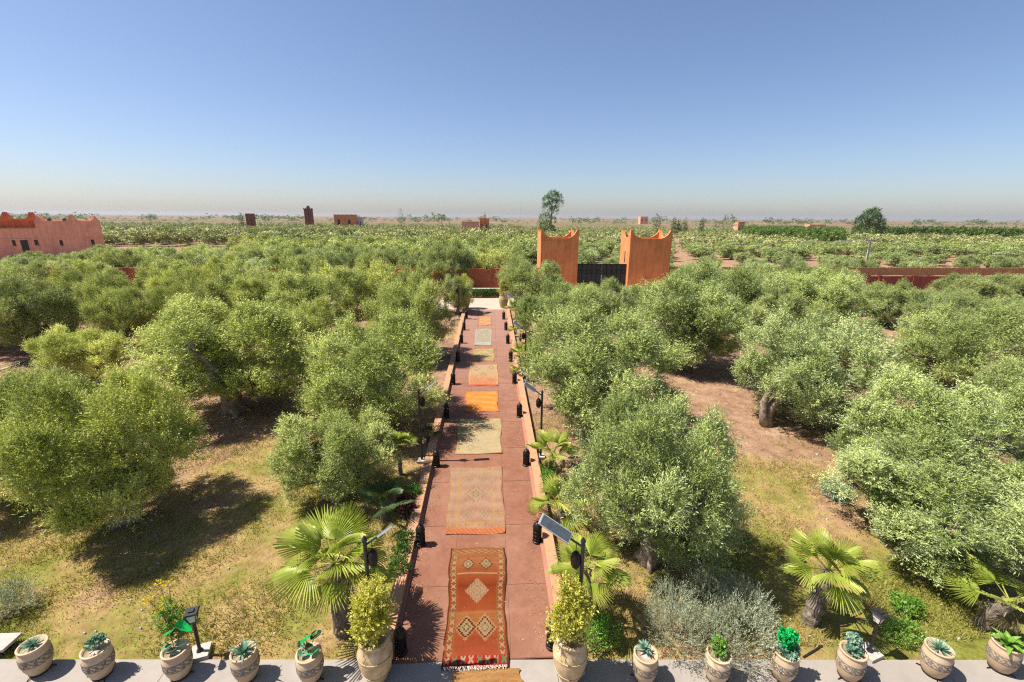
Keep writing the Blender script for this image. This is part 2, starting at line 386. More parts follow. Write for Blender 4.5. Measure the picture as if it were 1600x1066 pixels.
# ------------------------------------------------------------------ foliage generator
def unit(a): return a/np.maximum(np.linalg.norm(a, axis=-1, keepdims=True), 1e-9)
def foliage(seed, lobes, n, leaves, ll, lw, twig, up=.6, outw=.7, jit=.35, inner=.15, spread=.9, zmin=None, down=.25, face=1.0, shell=(.82, 1.06), tufts=0):
    """sprigs of diamond leaves spread over and through a set of lobes (cx,cy,cz,r[,squash])"""
    g = np.random.default_rng(seed)
    L = np.array([(l+(1,))[:5] if len(l) == 4 else l for l in lobes], float)
    pw = L[:, 3]**2; li = g.choice(len(L), n, p=pw/pw.sum())
    d = unit(g.normal(size=(n, 3)))
    low = d[:, 2] < -.15
    flip = low & (g.random(n) > down); d[flip, 2] *= -1
    tdir = d; tlen = np.ones(n)
    if tufts:        # gather the sprigs of a lobe into pointed brushes of uneven reach
        TD = unit(g.normal(size=(len(L), tufts, 3))+np.array([0, 0, .35])); TF = g.uniform(.66, 1.22, (len(L), tufts)); ti = g.integers(tufts, size=n)
        tdir = TD[li, ti]; off_ = g.normal(size=(n, 3))*.34; d2 = unit(tdir+off_)
        use = g.random(n) < .82; d = np.where(use[:, None], d2, d); tdir = np.where(use[:, None], tdir, d)
        close = np.clip(1-np.linalg.norm(d-tdir, axis=1)/.75, 0, 1)
        tlen = np.where(use, .75+.75*close, .8)
    rr = np.where(g.random(n) < inner, g.uniform(.25, .8, n), g.uniform(shell[0], shell[1], n))
    if tufts: rr = rr*np.where(use, TF[li, ti], .85)
    pos = L[li, :3]+d*(L[li, 3]*rr)[:, None]*np.stack([np.ones(n), np.ones(n), L[li, 4]], -1)
    # drop most sprigs buried deep in another lobe
    bur = np.zeros(n, bool)
    for l in L:
        q = (pos-l[:3])/np.array([1, 1, l[4]]); bur |= (np.linalg.norm(q, axis=1) < l[3]*.7)
    keep = ~bur | (g.random(n) < .22)
    if zmin is not None: keep &= pos[:, 2] > zmin
    pos, d, li, tdir, tlen = pos[keep], d[keep], li[keep], tdir[keep], tlen[keep]; n = len(pos)
    lobe_t = g.normal(0, .17, len(L))[li]
    ax = unit((d*.45+tdir*.55)*outw+np.array([0, 0, up])+g.normal(size=(n, 3))*jit)
    tl = twig*g.uniform(.6, 1.35, n)*tlen
    s = np.linspace(0, 1, leaves)[None, :]+g.uniform(-.06, .06, (n, leaves))
    P = pos[:, None, :]+ax[:, None, :]*(s*tl[:, None])[..., None]
    rnd = unit(g.normal(size=(n, leaves, 3)))
    side = unit(np.cross(ax[:, None, :], rnd))
    ld = unit(ax[:, None, :]*(1.1-.4*spread)+side*spread)
    ln = ll*g.uniform(.65, 1.25, (n, leaves))*(1-.3*np.clip(s, 0, 1))
    facing = d[:, None, :]*face+np.array([0, 0, .35*face])+g.normal(size=(n, leaves, 3))*.6     # leaf blades turn their faces outwards
    wd = unit(np.cross(ld, unit(facing)))*(lw*.5)
    A = P; B = P+ld*(ln*.5)[..., None]+wd; Cc = P+ld*ln[..., None]; D = P+ld*(ln*.5)[..., None]-wd
    V = np.stack([A, B, Cc, D], 2).reshape(-1, 3)
    t = np.clip(.5+lobe_t[:, None]+g.normal(0, .12, (n, 1))+g.normal(0, .17, (n, leaves)), 0, 1).ravel()
    return V, t
def olive_lobes(seed, rad, h, z0, n):
    """tall plumes of uneven size, set apart so that dark gaps stay between them"""
    r_ = random.Random(seed); out = []; ell = r_.uniform(.82, 1.0); rot = r_.uniform(0, 3)
    cz = (h+z0)/2; hz = (h-z0)/2; tries = 0
    while len(out) < n and tries < 4000:
        tries += 1
        a = r_.uniform(0, 2*math.pi); zz = r_.uniform(-.9, .8)
        ring = math.sqrt(max(.03, 1-abs(zz)**2.2))*r_.uniform(.55, 1.12)
        lr = rad*r_.choice((.17, .21, .25, .29, .33)); sq = r_.uniform(1.15, 1.75) if zz > -.3 else r_.uniform(.8, 1.15)
        x, y = ring*(rad-lr*.7)*math.cos(a), ring*(rad-lr*.7)*math.sin(a)*ell
        x, y = x*math.cos(rot)-y*math.sin(rot), x*math.sin(rot)+y*math.cos(rot)
        p = Vector((x, y, cz+zz*(hz-lr*.4)))
        if any((p-Vector(q[:3])).length < (lr+q[3])*1.1 for q in out): continue
        out.append((p.x, p.y, p.z, lr, sq))
    for k in range(2):
        out.append((r_.uniform(-.2, .2)*rad, r_.uniform(-.2, .2)*rad, cz+hz*(.1-.4*k), rad*.3, 1))
    return out
def fit5(V, lob, w=5.0, h=5.0):
    """scale a crown so that its visible mass is w wide and h tall"""
    r = np.percentile(np.hypot(V[:, 0], V[:, 1]), 97); zt = np.percentile(V[:, 2], 99.6); k, kz = w/2/r, h/zt
    return V*np.array([k, k, kz]), [(l[0]*k, l[1]*k, l[2]*kz, l[3]*k, l[4]) for l in lob]
def olive_trunk(seed, rad, h, lobes, lean=(0, 0), detail=True):
    r_ = random.Random(seed); mb = MB(); z1 = h*.2
    base = [(0, 0, -.15), (lean[0]*.15+r_.uniform(-.05, .05), lean[1]*.15, z1*.35), (lean[0]*.4, lean[1]*.4, z1*.75), (lean[0]*.6, lean[1]*.6, z1)]
    k = h/5.
    n = 9 if detail else 6
    mb.tube(base, [.40*k, .29*k, .27*k, .25*k], n, 0, .16, r_)
    if detail:
        for q in range(4):
            a = q*1.6+r_.random()
            mb.tube([(math.cos(a)*.5*k, math.sin(a)*.5*k, -.1), (math.cos(a)*.25*k, math.sin(a)*.25*k, .18*k), (lean[0]*.2, lean[1]*.2, z1*.5)], [.07*k, .12*k, .1*k], 6, 0, .2, r_)
    tgt = sorted(lobes, key=lambda l: r_.random())[:(9 if detail else 4)]
    top = Vector(base[-1])
    for l in tgt:
        e = Vector(l[:3]); m_ = top.lerp(e, .45)+Vector((r_.uniform(-.2, .2), r_.uniform(-.2, .2), r_.uniform(0, .25)))*k
        mb.tube([top-Vector((0, 0, .1)), m_, e], [.17*k, .10*k, .035*k], 6, 0, .12, r_)
        if detail:
            for q in range(3):
                d = Vector((r_.gauss(0, 1), r_.gauss(0, 1), r_.gauss(.4, .7))).normalized()*l[3]*.9
                mb.tube([m_.lerp(e, .5+.2*q), e.lerp(e+d, .5), e+d], [.045*k, .03*k, .012*k], 4)
    return mb.mesh('olive_trunk', M_BARK, True)
PROTO = {}
def proto(kind, i):
    """crown and trunk meshes for a 5 m wide, 5 m tall olive"""
    key = (kind, i)
    if key in PROTO: return PROTO[key]
    lob = olive_lobes(100+i*7, 2.5, 4.75, .3, 21 if kind != 'far' else 12)
    if kind == 'near': V, t = foliage(50+i, lob, 18000, 12, .14, .025, .42, .7, .75, .2, zmin=.2, inner=.08, shell=(.62, 1.0), tufts=11)
    elif kind == 'mid': V, t = foliage(70+i, lob, 6200, 8, .21, .050, .44, .7, .75, .2, zmin=.22, inner=.08, shell=(.62, 1.0), tufts=9)
    else: V, t = foliage(90+i, lob, 800, 5, .48, .15, .6, .8, .55, .25, zmin=.2)
    V, lob = fit5(V, lob)
    PROTO[key] = (np_mesh('olive_crown_mesh', V, 4, M_OLIVE, t), olive_trunk(200+i, 2.5, 5, lob, detail=kind == 'near'))
    return PROTO[key]
TR = random.Random(11)
N_OLIVE = [0]
def olive(x, y, wid, hgt, label, group, kind='near', warm=0.0, bright=1.0, i=None):
    """warm 0 = silvery, 1 = yellow green (a trait of the tree itself)"""
    i = TR.randrange({'near': 6, 'mid': 4, 'far': 3}[kind]) if i is None else i
    cm_, tm_ = proto(kind, i)
    t = thing('olive_tree', label, 'olive tree', (x, y, T(x, y)), TR.uniform(0, 6.28), group)
    s = wid/5.0; t.scale = (s, s, hgt/5.)
    c = link('crown', cm_, t); link('trunk', tm_, t)
    b = bright*TR.uniform(.9, 1.1)*(1+.14*warm)
    c.color = (b*(.92+.22*warm), b*(1.0+.06*warm), b*(1.12-.50*warm), 1)
    N_OLIVE[0] += 1
    return t
def h_at(base, py, px=None):
    """height above the ground at a spot whose top is seen at image row py"""
    q = CM.transposed() @ (base-Vector((0, 0, CAM_H)))
    lo_, hi_ = 0., 40.
    for _ in range(40):
        z = (lo_+hi_)/2
        v = CM.transposed() @ (base+Vector((0, 0, z))-Vector((0, 0, CAM_H)))
        if 533+FPX*v.y/v.z > py: lo_ = z
        else: hi_ = z
    return lo_
# ------------------------------------------------------------------ boundary wall, gate
GY = 52.3
def on_y(px, y): return at_y(px, y).x
gxl, gxr = on_y(906, GY), on_y(987.5, GY)
tw_l, tw_r = on_y(846, GY), on_y(1053.5, GY)
gh = 7.1
def horn_profile(L, zl, zh, low=0):
    e = min(1.25, L*.36)
    s = [(0, zh), (.22, zh), (.34, zl+(zh-zl)*.72), (.55, zl+(zh-zl)*.42), (e*.72, zl+(zh-zl)*.17), (e, zl+(zh-zl)*.04)]
    return [(0, low)]+s+[(L-x, z) for x, z in reversed(s)]+[(L, low)]
def gate_tower(x0, x1, label, slit):
    z0 = T(0, GY); D = 3.8; zl, zh = gh-1.0, gh
    t = thing('gate_tower', label, 'gate tower', ((x0+x1)/2, GY, z0), 0, 'gate towers')
    W = x1-x0; k = .97
    mb = MB(); mb.box(-W/2, W/2, 0, D, -.3, zl-.25, 0)
    link('wall', mb.mesh('tower_wall', M_TOWER, bevel=.03), t)
    th = .28
    mb = MB(); pr = horn_profile(W, zl, zh, zl-.25)
    mb.prism([(x-W/2, z) for x, z in pr], 0, th)
    mb.prism([(x-W/2, z) for x, z in pr], D-th, D)
    pr2 = horn_profile(D-2*th, zl, zh-.15, zl-.25)
    for xx in (-W/2+th, W/2):
        mt = Matrix.Translation((xx, th, 0)) @ Matrix.Rotation(math.pi/2, 4, 'Z')
        mb.prism(pr2, 0, th, 0, mt)
    link('parapet', mb.mesh('tower_parapet', M_TOWER), t)
    mb = MB(); mb.box(-W/2+th, W/2-th, th, D-th, zl-.6, zl-.22)
    link('roof', mb.mesh('tower_roof', M_TOWERIN), t)
    if slit:
        mb = MB(); mb.box(-W/2-.012, -W/2+.05, 1.5, 1.85, 3.3, 4.6)
        link('window', mb.mesh('slit_window', M_DARKW), t)
    return t
gate_tower(tw_l, gxl, 'orange earth gate tower to the left of the black gate, horned corners', False)
gate_tower(gxr, tw_r, 'orange earth gate tower to the right of the black gate, slit window in its side', True)
# the black double gate
z0 = T(0, GY); gw = gxr-gxl-.1; ghh = h_at(Vector(((gxl+gxr)/2, GY+.6, z0)), 412.5)
gt = thing('metal_gate', 'wide black metal double gate closed between two orange towers', 'gate', ((gxl+gxr)/2, GY+.6, z0))
for s in (-1, 1):
    mb = MB(); a, b_ = (0.015, gw/2) if s > 0 else (-gw/2, -.015)
    mb.box(a, b_, 0, .05, .08, ghh)
    lf = link('gate_leaf', mb.mesh('gate_leaf', M_BLACK), gt)
    mb = MB()
    n = 5
    for i in range(n+1):
        x = a+(b_-a)*i/n; mb.box(x-.03 if i else x, x+.03 if i < n else x, -.035, -.002, .08, ghh)
    for z in (.1, ghh*.33, ghh*.66, ghh-.1):
        for i in range(n):
            xa, xb = a+(b_-a)*i/n+.032, a+(b_-a)*(i+1)/n-.032; mb.box(xa, xb, -.03, -.003, z-.03, z+.03)
    for i in range(n):      # little arches along the top of each panel
        xm = a+(b_-a)*(i+.5)/n; q = []
        for k in range(9):
            an = math.pi*k/8; q.append((xm+.22*math.cos(an), -.02, ghh*.70+.3*math.sin(an)))
        mb.tube(q, .022, 5)
    link('gate_frame', mb.mesh('gate_frame', M_CAST), lf)
mb = MB(); mb.box(-.05, .07, -.09, -.05, .2, 1.9); mb.box(-.09, .11, -.11, -.09, 1.3, 1.5)
link('latch', mb.mesh('gate_latch', M_POLE), gt)
# boundary walls
def bwall(x0, x1, label, hgt, mats, reed):
    y = GY+1.1; t = thing('boundary_wall', label, 'wall', ((x0+x1)/2, y, T(0, y)), 0, None)
    L = x1-x0; mb = MB(); zt = hgt*(.62 if reed else 1)
    mb.box(-L/2, L/2, 0, .25, -.3, zt)
    link('wall_body', mb.mesh('wall_body', mats[0]), t)
    n = int(L/4.2)
    for i in range(n+1):
        x = -L/2+L*i/n; mb = MB()
        x = min(max(x, -L/2+.17), L/2-.17)
        mb.box(x-.17, x+.17, -.06, -.003, -.3, zt-.01); mb.box(x-.2, x+.2, -.09, .29, zt+.002, zt+.09)
        link('pier', mb.mesh('wall_pier', mats[0]), t)
    if reed:
        mb = MB(); r_ = random.Random(5); x = -L/2
        while x < L/2-.1:
            ww = r_.uniform(.08, .16); mb.box(x, x+ww-.012, .06+r_.uniform(0, .03), .14, zt+.1, hgt+r_.uniform(-.05, .04)); x += ww
        link('reed_screen', mb.mesh('reed_screen', mats[1]), t)
    return t
M_REED = surf('brown_reed', (.34, .16, .06), (.46, .25, .11), 1.5, .95, .3, .01, 20, c2=(.40, .18, .07))
bwall(-62, tw_l-.05, 'orange boundary wall at the far end of the path, left of the gate', 2.6, [M_TOWERIN], False)
bwall(tw_r+.05, 92, 'dark red boundary wall topped with a brown reed screen, right of the gate', 2.8, [M_REDWALL, M_REED], True)
# pale ledge closing the plaza
pA, pB = at_y(712, 49.6), at_y(772, 49.6)
t = thing('planter_wall', 'pale low ledge wall across the end of the path below the orange wall', 'low wall', ((pA.x+pB.x)/2, 49.6, T(0, 49.6)))
mb = MB(); L = pB.x-pA.x+1.2; mb.box(-L/2, L/2, 0, .5, -.2, .72); link('wall_body', mb.mesh('ledge_body', M_KERB), t)
mb = MB(); mb.box(-L/2-.05, L/2+.05, -.06, .56, .723, .84); link('ledge_cap', mb.mesh('ledge_cap', M_CONC, bevel=.02), t)

# ------------------------------------------------------------------ generic shrubs
def shrub(p, lobes, n, leaves, ll, lw, twig, m, label, cat='shrub', group=None, seed=1, up=.6, outw=.8, jit=.35, spread=.8, color=None, name='shrub', stem=True):
    V, tt = foliage(seed, lobes, n, leaves, ll, lw, twig, up, outw, jit, inner=.25, spread=spread, zmin=.02)
    t = thing(name, label, cat, p, 0, group)
    o = link('foliage', np_mesh('shrub_foliage', V, 4, m, tt), t)
    if color: o.color = (*color, 1)
    if stem:
        mb = MB(); r_ = random.Random(seed)
        for l in lobes: mb.tube([(l[0]*.15, l[1]*.15, -.06), (l[0]*.6, l[1]*.6, l[2]*.5), (l[0], l[1], l[2])], [.035, .025, .01], 5)
        link('stem', mb.mesh('shrub_stem', M_BARK), t)
    return t
# ------------------------------------------------------------------ carpets
def col_mesh(name, V, F, cols, m):
    me = bpy.data.meshes.new(name); me.from_pydata(V, [], F)
    a = me.attributes.new('yarn', 'FLOAT_COLOR', 'FACE')
    a.data.foreach_set('color', np.array([(c[0], c[1], c[2], 1) for c in cols], np.float32).ravel())
    me.materials.append(m); me.update(); return me
def rug_mat():
    m, nt, b = new_mat('woven_wool'); co = objco(nt)
    a = nt.nodes.new('ShaderNodeAttribute'); a.attribute_name = 'yarn'
    n1 = noise(nt, 2.2, 6, .7, co); n2 = noise(nt, 45, 3, .6, co)
    col = mixc(nt, .5, a.outputs['Color'], ramp(nt, n1, [(.32, (.72, .70, .68)), (.62, (1.05, 1.03, 1))]), 'MULTIPLY')
    col = mixc(nt, .45, col, ramp(nt, n2, [(.3, (.6, .6, .6)), (.7, (1.1, 1.1, 1.1))]), 'MULTIPLY')
    nt.links.new(col, b.inputs['Base Color']); b.inputs['Roughness'].default_value = 1; b.inputs['Specular IOR Level'].default_value = .05
    bump(nt, b, n2, .6, .006); return m
M_RUG = rug_mat()
M_FRINGE = surf('wool_fringe', (.62, .54, .43), (.72, .65, .54), 10, 1, .2, .002, 60)
def rug(label, far, near, nx, ny, fn, fringe=None, seed=0):
    """far/near: (left px, right px, row) of the carpet's edges in the photograph"""
    a, b_ = G(near[0], near[2]), G(near[1], near[2]); c, d = G(far[0], far[2]), G(far[1], far[2])
    yn, yf = (a.y+b_.y)/2, (c.y+d.y)/2; xl, xr = (a.x+c.x)/2, (b_.x+d.x)/2
    r_ = random.Random(seed); ph = [r_.uniform(0, 6) for _ in range(6)]
    V, F, cols = [], [], []; dim = FADE.get(fn, (.64, .6, .56))
    for j in range(ny+1):
        v = j/ny
        for i in range(nx+1):
            u = i/nx
            x = xl+(xr-xl)*u+(a.x-xl)*(1-v)*(1-u)+(b_.x-xr)*(1-v)*u+(c.x-xl)*v*(1-u)+(d.x-xr)*v*u
            y = yn+(yf-yn)*v
            x += .03*math.sin(v*9+ph[0])*(1 if u > .5 else -1)*abs(2*u-1)+.008*math.sin(v*31+ph[1])*abs(2*u-1)
            y += .02*math.sin(u*7+ph[2])*abs(2*v-1)
            z = T(0, max(y, 7.3))+PZ+.020+.011*(math.sin(v*23+u*5+ph[3])+math.sin(v*11-u*9+ph[4]))*(.4+.6*abs(2*u-1))
            z += .035*(abs(2*u-1)**7)*(abs(2*v-1)**14)*(.4+.6*math.sin(ph[5]+3*(u > .5)+5*(v > .5))**2)
            V.append((x, y, z))
    for j in range(ny):
        for i in range(nx):
            k = j*(nx+1)+i; F.append((k, k+1, k+nx+2, k+nx+1))
            cc = fn((i+.5)/nx, (j+.5)/ny, i, j, r_); q = r_.uniform(.9, 1.08)
            cols.append([min(1, ch*q*dm) for ch, dm in zip(cc, dim)])
    # selvedge down to the floor
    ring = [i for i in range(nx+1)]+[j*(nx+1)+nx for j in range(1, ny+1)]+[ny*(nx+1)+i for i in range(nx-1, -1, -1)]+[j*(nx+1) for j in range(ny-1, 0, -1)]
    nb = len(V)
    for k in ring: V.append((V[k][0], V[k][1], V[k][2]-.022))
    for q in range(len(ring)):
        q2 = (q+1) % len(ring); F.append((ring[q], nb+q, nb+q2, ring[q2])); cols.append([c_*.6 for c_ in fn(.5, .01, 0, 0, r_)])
    cxy = Vector(((xl+xr)/2, (yn+yf)/2, T(0, (yn+yf)/2)+PZ))
    V = [(p[0]-cxy.x, p[1]-cxy.y, p[2]-cxy.z) for p in V]
    o = link('carpet', col_mesh('carpet', V, F, cols, M_RUG), None, cxy); tag(o, label, 'carpet', 'carpets laid along the path')
    if fringe:
        mb = MB()
        for k in range(44):
            u = (k+.5)/44; x = a.x+(b_.x-a.x)*u-cxy.x; l_ = r_.uniform(.05, .1)
            p0 = Vector((x, yn-cxy.y+.01, .015)); mb.tube([p0, p0+Vector((r_.uniform(-.02, .02), -l_*.5, .004)), p0+Vector((r_.uniform(-.04, .04), -l_, -.003))], [.008, .008, .004], 4)
        link('fringe', mb.mesh('carpet_fringe', M_FRINGE), o)
    return o
def lerp3(a, b_, t): return [a[k]+(b_[k]-a[k])*t for k in range(3)]
CREAM = (.62, .50, .33); DKB = (.13, .055, .03)
def dia(u, v, cu, cv, ru, rv): return abs(u-cu)/ru+abs(v-cv)/rv
def jag(u, v, cu, cv, ru, rv, st=9):
    du = abs(u-cu)/ru; dv = abs(v-cv)/rv
    return du+round(dv*st)/st
def red_runner(u, v, i, j, r_):
    # abrash bands from the near red end to the far tan end
    stops = [(0, (.50, .045, .04)), (.05, (.52, .06, .045)), (.09, (.55, .15, .075)), (.2, (.45, .125, .05)), (.27, (.54, .17, .07)), (.335, (.55, .26, .10)), (.39, (.56, .27, .11)),
             (.41, (.46, .14, .055)), (.52, (.45, .115, .04)), (.62, (.34, .075, .025)), (.70, (.46, .14, .05)), (.78, (.48, .18, .07)), (.88, (.56, .27, .12)), (1, (.50, .22, .09))]
    CREAM = (.52, .42, .28)
    for (p, a), (q, b_) in zip(stops[:-1], stops[1:]):
        if p <= v <= q: base = lerp3(a, b_, (v-p)/(q-p)); break
    base = lerp3(base, (.42, .12, .05), .25*(math.sin(v*140)+math.sin(v*57))*.5)
    # side borders with star motifs
    eb = min(u, 1-u)
    if eb < .02: return (.16, .07, .03)
    if .04 < eb < .145 and v > .085 and v < .93:
        cell = (v*17) % 1; du = (eb-.0925)/.052; dv = (cell-.5)*2
        s = abs(du)+abs(dv)
        if (abs(abs(du)-abs(dv)) < .3 and s < 1.5): return CREAM if int(v*17) % 3 else (.42, .40, .22)
        if s > 1.5: return lerp3(base, (.22, .09, .03), .5)
        return lerp3(base, (.30, .11, .04), .5)
    if .145 <= eb < .16: return lerp3(base, (.30, .2, .08), .6)
    if v < .02: return (.52, .05, .045)
    if .022 < v < .078:
        k = (u*8) % 1; du = (k-.5)*2; dv = (v-.05)/.028
        if abs(du) < .62 and abs(dv) < .95 and not (abs(du) < .2 and abs(dv) > .6) and not (abs(du) > .42 and abs(dv) < .25):
            return ((.20, .33, .17), (.62, .42, .30), (.60, .50, .36))[(int(u*8)*2+1) % 3]
        return (.52, .05, .045)
    if .94 < v < .985:
        return CREAM if (int(u*24)+int(v*90)) % 3 == 0 else lerp3(base, (.30, .13, .05), .5)
    # centre lozenge
    d = jag(u, v, .5, .575, .215, .115, 11)
    if d < 1:
        if d < .2: return (.52, .22, .1) if (i+j) % 2 else CREAM
        if .35 < d < .47: return (.40, .24, .12)
        if (i % 2 == 0 and d > .62): return lerp3(base, CREAM, .35)
        return CREAM
    for cu in (.335, .645):
        for cv, ru, rv in ((.275, .16, .085), (.83, .115, .065)):
            d = jag(u, v, cu, cv, ru, rv, 6)
            if d < .32: return (.50, .45, .27)
            if d < .45: return (.20, .12, .05)
            if d < .82: return CREAM if (i+j) % 3 else (.50, .32, .16)
            if d < 1.0: return DKB
            if d < 1.22 and cv < .5: return lerp3(base, (.60, .42, .22), .6)
    if abs(v-.735) < .005: return (.60, .42, .30)
    return [base[0]*.88, base[1]*.80, base[2]*.8]
def peach(u, v, i, j, r_):
    base = lerp3((.45, .225, .125), (.45, .27, .165), min(1, v*1.4)); base = lerp3(base, (.52, .35, .235), .3+.3*math.sin(v*37+math.sin(u*9)))
    eb = min(u, 1-u); ev = min(v, 1-v)
    if v < .075: return (.58, .17, .06) if (i+j) % 5 else (.60, .28, .13)
    if ev < .02 or eb < .015: return (.46, .22, .10)
    if abs(eb-.2) < .012 and .14 < v < .88: return (.50, .30, .12)
    if (abs(v-.14) < .007 or abs(v-.88) < .007) and eb > .2: return (.50, .30, .12)
    if eb < .2 or v > .88 or v < .14:
        c = (u*9 % 1-.5)**2+(v*14 % 1-.5)**2
        if .04 < c < .09: return (.56, .36, .12)
        return base
    for cu, cv, ru, rv in ((.5, .54, .2, .13), (.36, .78, .1, .07), (.64, .78, .1, .07), (.36, .25, .1, .07), (.64, .25, .1, .07)):
        d = jag(u, v, cu, cv, ru, rv, 5)
        if d < .35: return (.44, .295, .16)
        if d < .5: return (.37, .225, .115)
        if d < .85: return (.46, .32, .195)
        if d < 1: return (.40, .225, .115)
    return base
def cream_rug(u, v, i, j, r_):
    base = lerp3((.50, .41, .25), (.47, .39, .23), v)
    eb = min(u, 1-u); ev = min(v, 1-v)
    if eb < .02 or ev < .02: return (.40, .26, .12)
    d = abs(dia(u, v, .33, .17, .13, .1)-.7)
    if d < .18 and (i+j) % 2: return (.33, .29, .2)
    if v > .55 and (math.sin(u*40)*math.sin(v*33) > .75): return (.48, .32, .14)
    if abs(ev-.1) < .012 and i % 3: return (.52, .37, .18)
    if abs(eb-.13) < .015 and j % 3: return (.53, .40, .2)
    return base
def orange_rug(u, v, i, j, r_):
    eb = min(u, 1-u); ev = min(v, 1-v); b_ = lerp3((.66, .21, .03), (.68, .26, .05), .5+.5*math.sin(v*26+u*4))
    if eb < .05 or ev < .05: return (.66, .19, .03)
    return b_
def peach2(u, v, i, j, r_):
    base = lerp3((.62, .25, .12), (.52, .39, .23), min(1, max(0, (v-.15)*2)))
    if v < .06: return (.60, .15, .08)
    for cu, cv in ((.78, .86), (.25, .8), (.5, .5), (.25, .25), (.75, .25)):
        d = dia(u, v, cu, cv, .13, .13)
        if .55 < d < .9: return (.40, .27, .14)
    if min(u, 1-u) < .05: return (.56, .38, .2)
    return base
def olive_rug(u, v, i, j, r_):
    base = (.50, .40, .20)
    if min(u, 1-u) < .06 or min(v, 1-v) < .07: return (.50, .27, .13)
    if math.sin(u*31)*math.sin(v*25) > .55: return (.40, .30, .12)
    if abs(dia(u, v, .5, .5, .4, .4)-.8) < .12: return (.56, .46, .3)
    return base
def pale_rug(u, v, i, j, r_):
    base = (.48, .47, .38)
    if min(u, 1-u) < .05 or min(v, 1-v) < .05: return (.50, .56, .50)
    if v < .14: return (.54, .56, .53)
    d = dia(u, v, .5, .6, .42, .36)
    if .55 < d < .75: return (.40, .46, .34)
    if d < .3: return (.50, .52, .38)
    return base
def rust_rug(u, v, i, j, r_):
    if min(u, 1-u) < .06: return (.50, .23, .14)
    return lerp3((.60, .28, .15), (.60, .40, .22), .5+.5*math.sin(v*17+3*math.sin(u*6)))
def dusty_rug(u, v, i, j, r_):
    return lerp3((.52, .36, .22), (.58, .38, .26), .5+.5*math.sin(v*12+u*3))
def gold_rug(u, v, i, j, r_):
    if abs(u-.5) < .012: return (.46, .25, .05)
    d = (u*4 % 1-.5)**2+(v*6 % 1-.5)**2
    if .08 < d < .14: return (.60, .45, .2)
    return lerp3((.55, .33, .08), (.62, .42, .15), .5+.5*math.sin(v*30))
FADE = {red_runner: (.45, .37, .30), peach: (.58, .56, .58), pale_rug: (.58, .5, .44), gold_rug: (.46, .36, .38), orange_rug: (.76, .8, 1.1), cream_rug: (.68, .64, .58)}     # how worn and faded each carpet is
rug('rusty red patterned runner with cream lozenges, nearest on the red path', (705, 789, 860), (692, 793, 1048), 76, 170, red_runner, True, 1)
rug('faded peach carpet with small medallions and an orange end band', (704.5, 783, 732), (696, 790, 838), 64, 100, peach, False, 2)
rug('plain cream carpet with a thin dark edge', (717, 783, 656.5), (711.5, 783.5, 712), 52, 64, cream_rug, False, 3)
rug('bright orange carpet with rounded corners', (728, 777.5, 614), (727, 778, 645.5), 44, 40, orange_rug, False, 4)
rug('beige and salmon carpet with small dark lozenges beyond the orange one', (734, 777, 572), (731.5, 779, 605), 40, 44, peach2, False, 5)
rug('olive tan carpet between the white carpet and the beige one', (738, 772.5, 546), (736, 773, 566), 36, 32, olive_rug, False, 6)
rug('white carpet with pale green pattern', (743.5, 768, 515.5), (741, 767.5, 541), 34, 40, pale_rug, False, 7)
rug('rust orange carpet just beyond the white one', (748, 768, 496), (746.5, 768.5, 509.5), 28, 26, rust_rug, False, 8)
rug('dusty tan carpet farthest away at the sandy end of the path', (749, 768, 487), (748.5, 768.5, 494), 24, 20, dusty_rug, False, 9)
rug('golden yellow carpet on the pale pavement at the bottom edge', (707, 813, 1050.5), (700, 818, 1100), 40, 50, gold_rug, False, 10)

# ------------------------------------------------------------------ iron lanterns on the path
def lantern_proto():
    t = thing('floor_lantern', 'x', 'lantern')
    mb = MB(); mb.lathe([(.15, 0), (.16, .02), (.155, .06), (.135, .075)], 16); link('base', mb.mesh('lantern_base', M_CAST), t)
    mb = MB(); mb.lathe([(.118, .077), (.122, .3), (.118, .555)], 16); body = link('cage', mb.mesh('lantern_glass', M_DARKW), t)
    mb = MB()
    for k in range(12):
        a = 2*math.pi*k/12; x, y = .13*math.cos(a), .13*math.sin(a); mb.tube([(x, y, .076), (x*1.03, y*1.03, .3), (x, y, .556)], .011, 5)
    for z in (.16, .3, .44):
        q = [(.136*math.cos(2*math.pi*k/24), .136*math.sin(2*math.pi*k/24), z) for k in range(25)]; mb.tube(q, .010, 5)
    link('bars', mb.mesh('lantern_bars', M_CAST), body)
    mb = MB(); mb.lathe([(.155, .557), (.158, .58), (.145, .60), (.13, .66), (.10, .71), (.06, .74), (.035, .755), (.03, .79), (.012, .80)], 16); link('dome', mb.mesh('lantern_dome', M_CAST, True), t)
    mb = MB(); q = [(.045*math.cos(2*math.pi*k/16), 0, .845+.045*math.sin(2*math.pi*k/16)) for k in range(17)]; mb.tube(q, .009, 5); link('ring', mb.mesh('lantern_ring', M_CAST), t)
    return t
LP = None
ordn = ['nearest', 'second nearest', 'third nearest', 'fourth nearest', 'fifth nearest', 'sixth nearest', 'seventh nearest', 'farthest']
lefts = [(624.5, 1036), (653.5, 854), (678.5, 731), (695, 654), (706.5, 602), (714.5, 566), (719.5, 537.5), (723.5, 517)]
rights = [(866, 1041), (841.5, 849), (824, 729), (812, 653), (804, 601), (798, 566), (793.5, 538), (790.5, 517)]
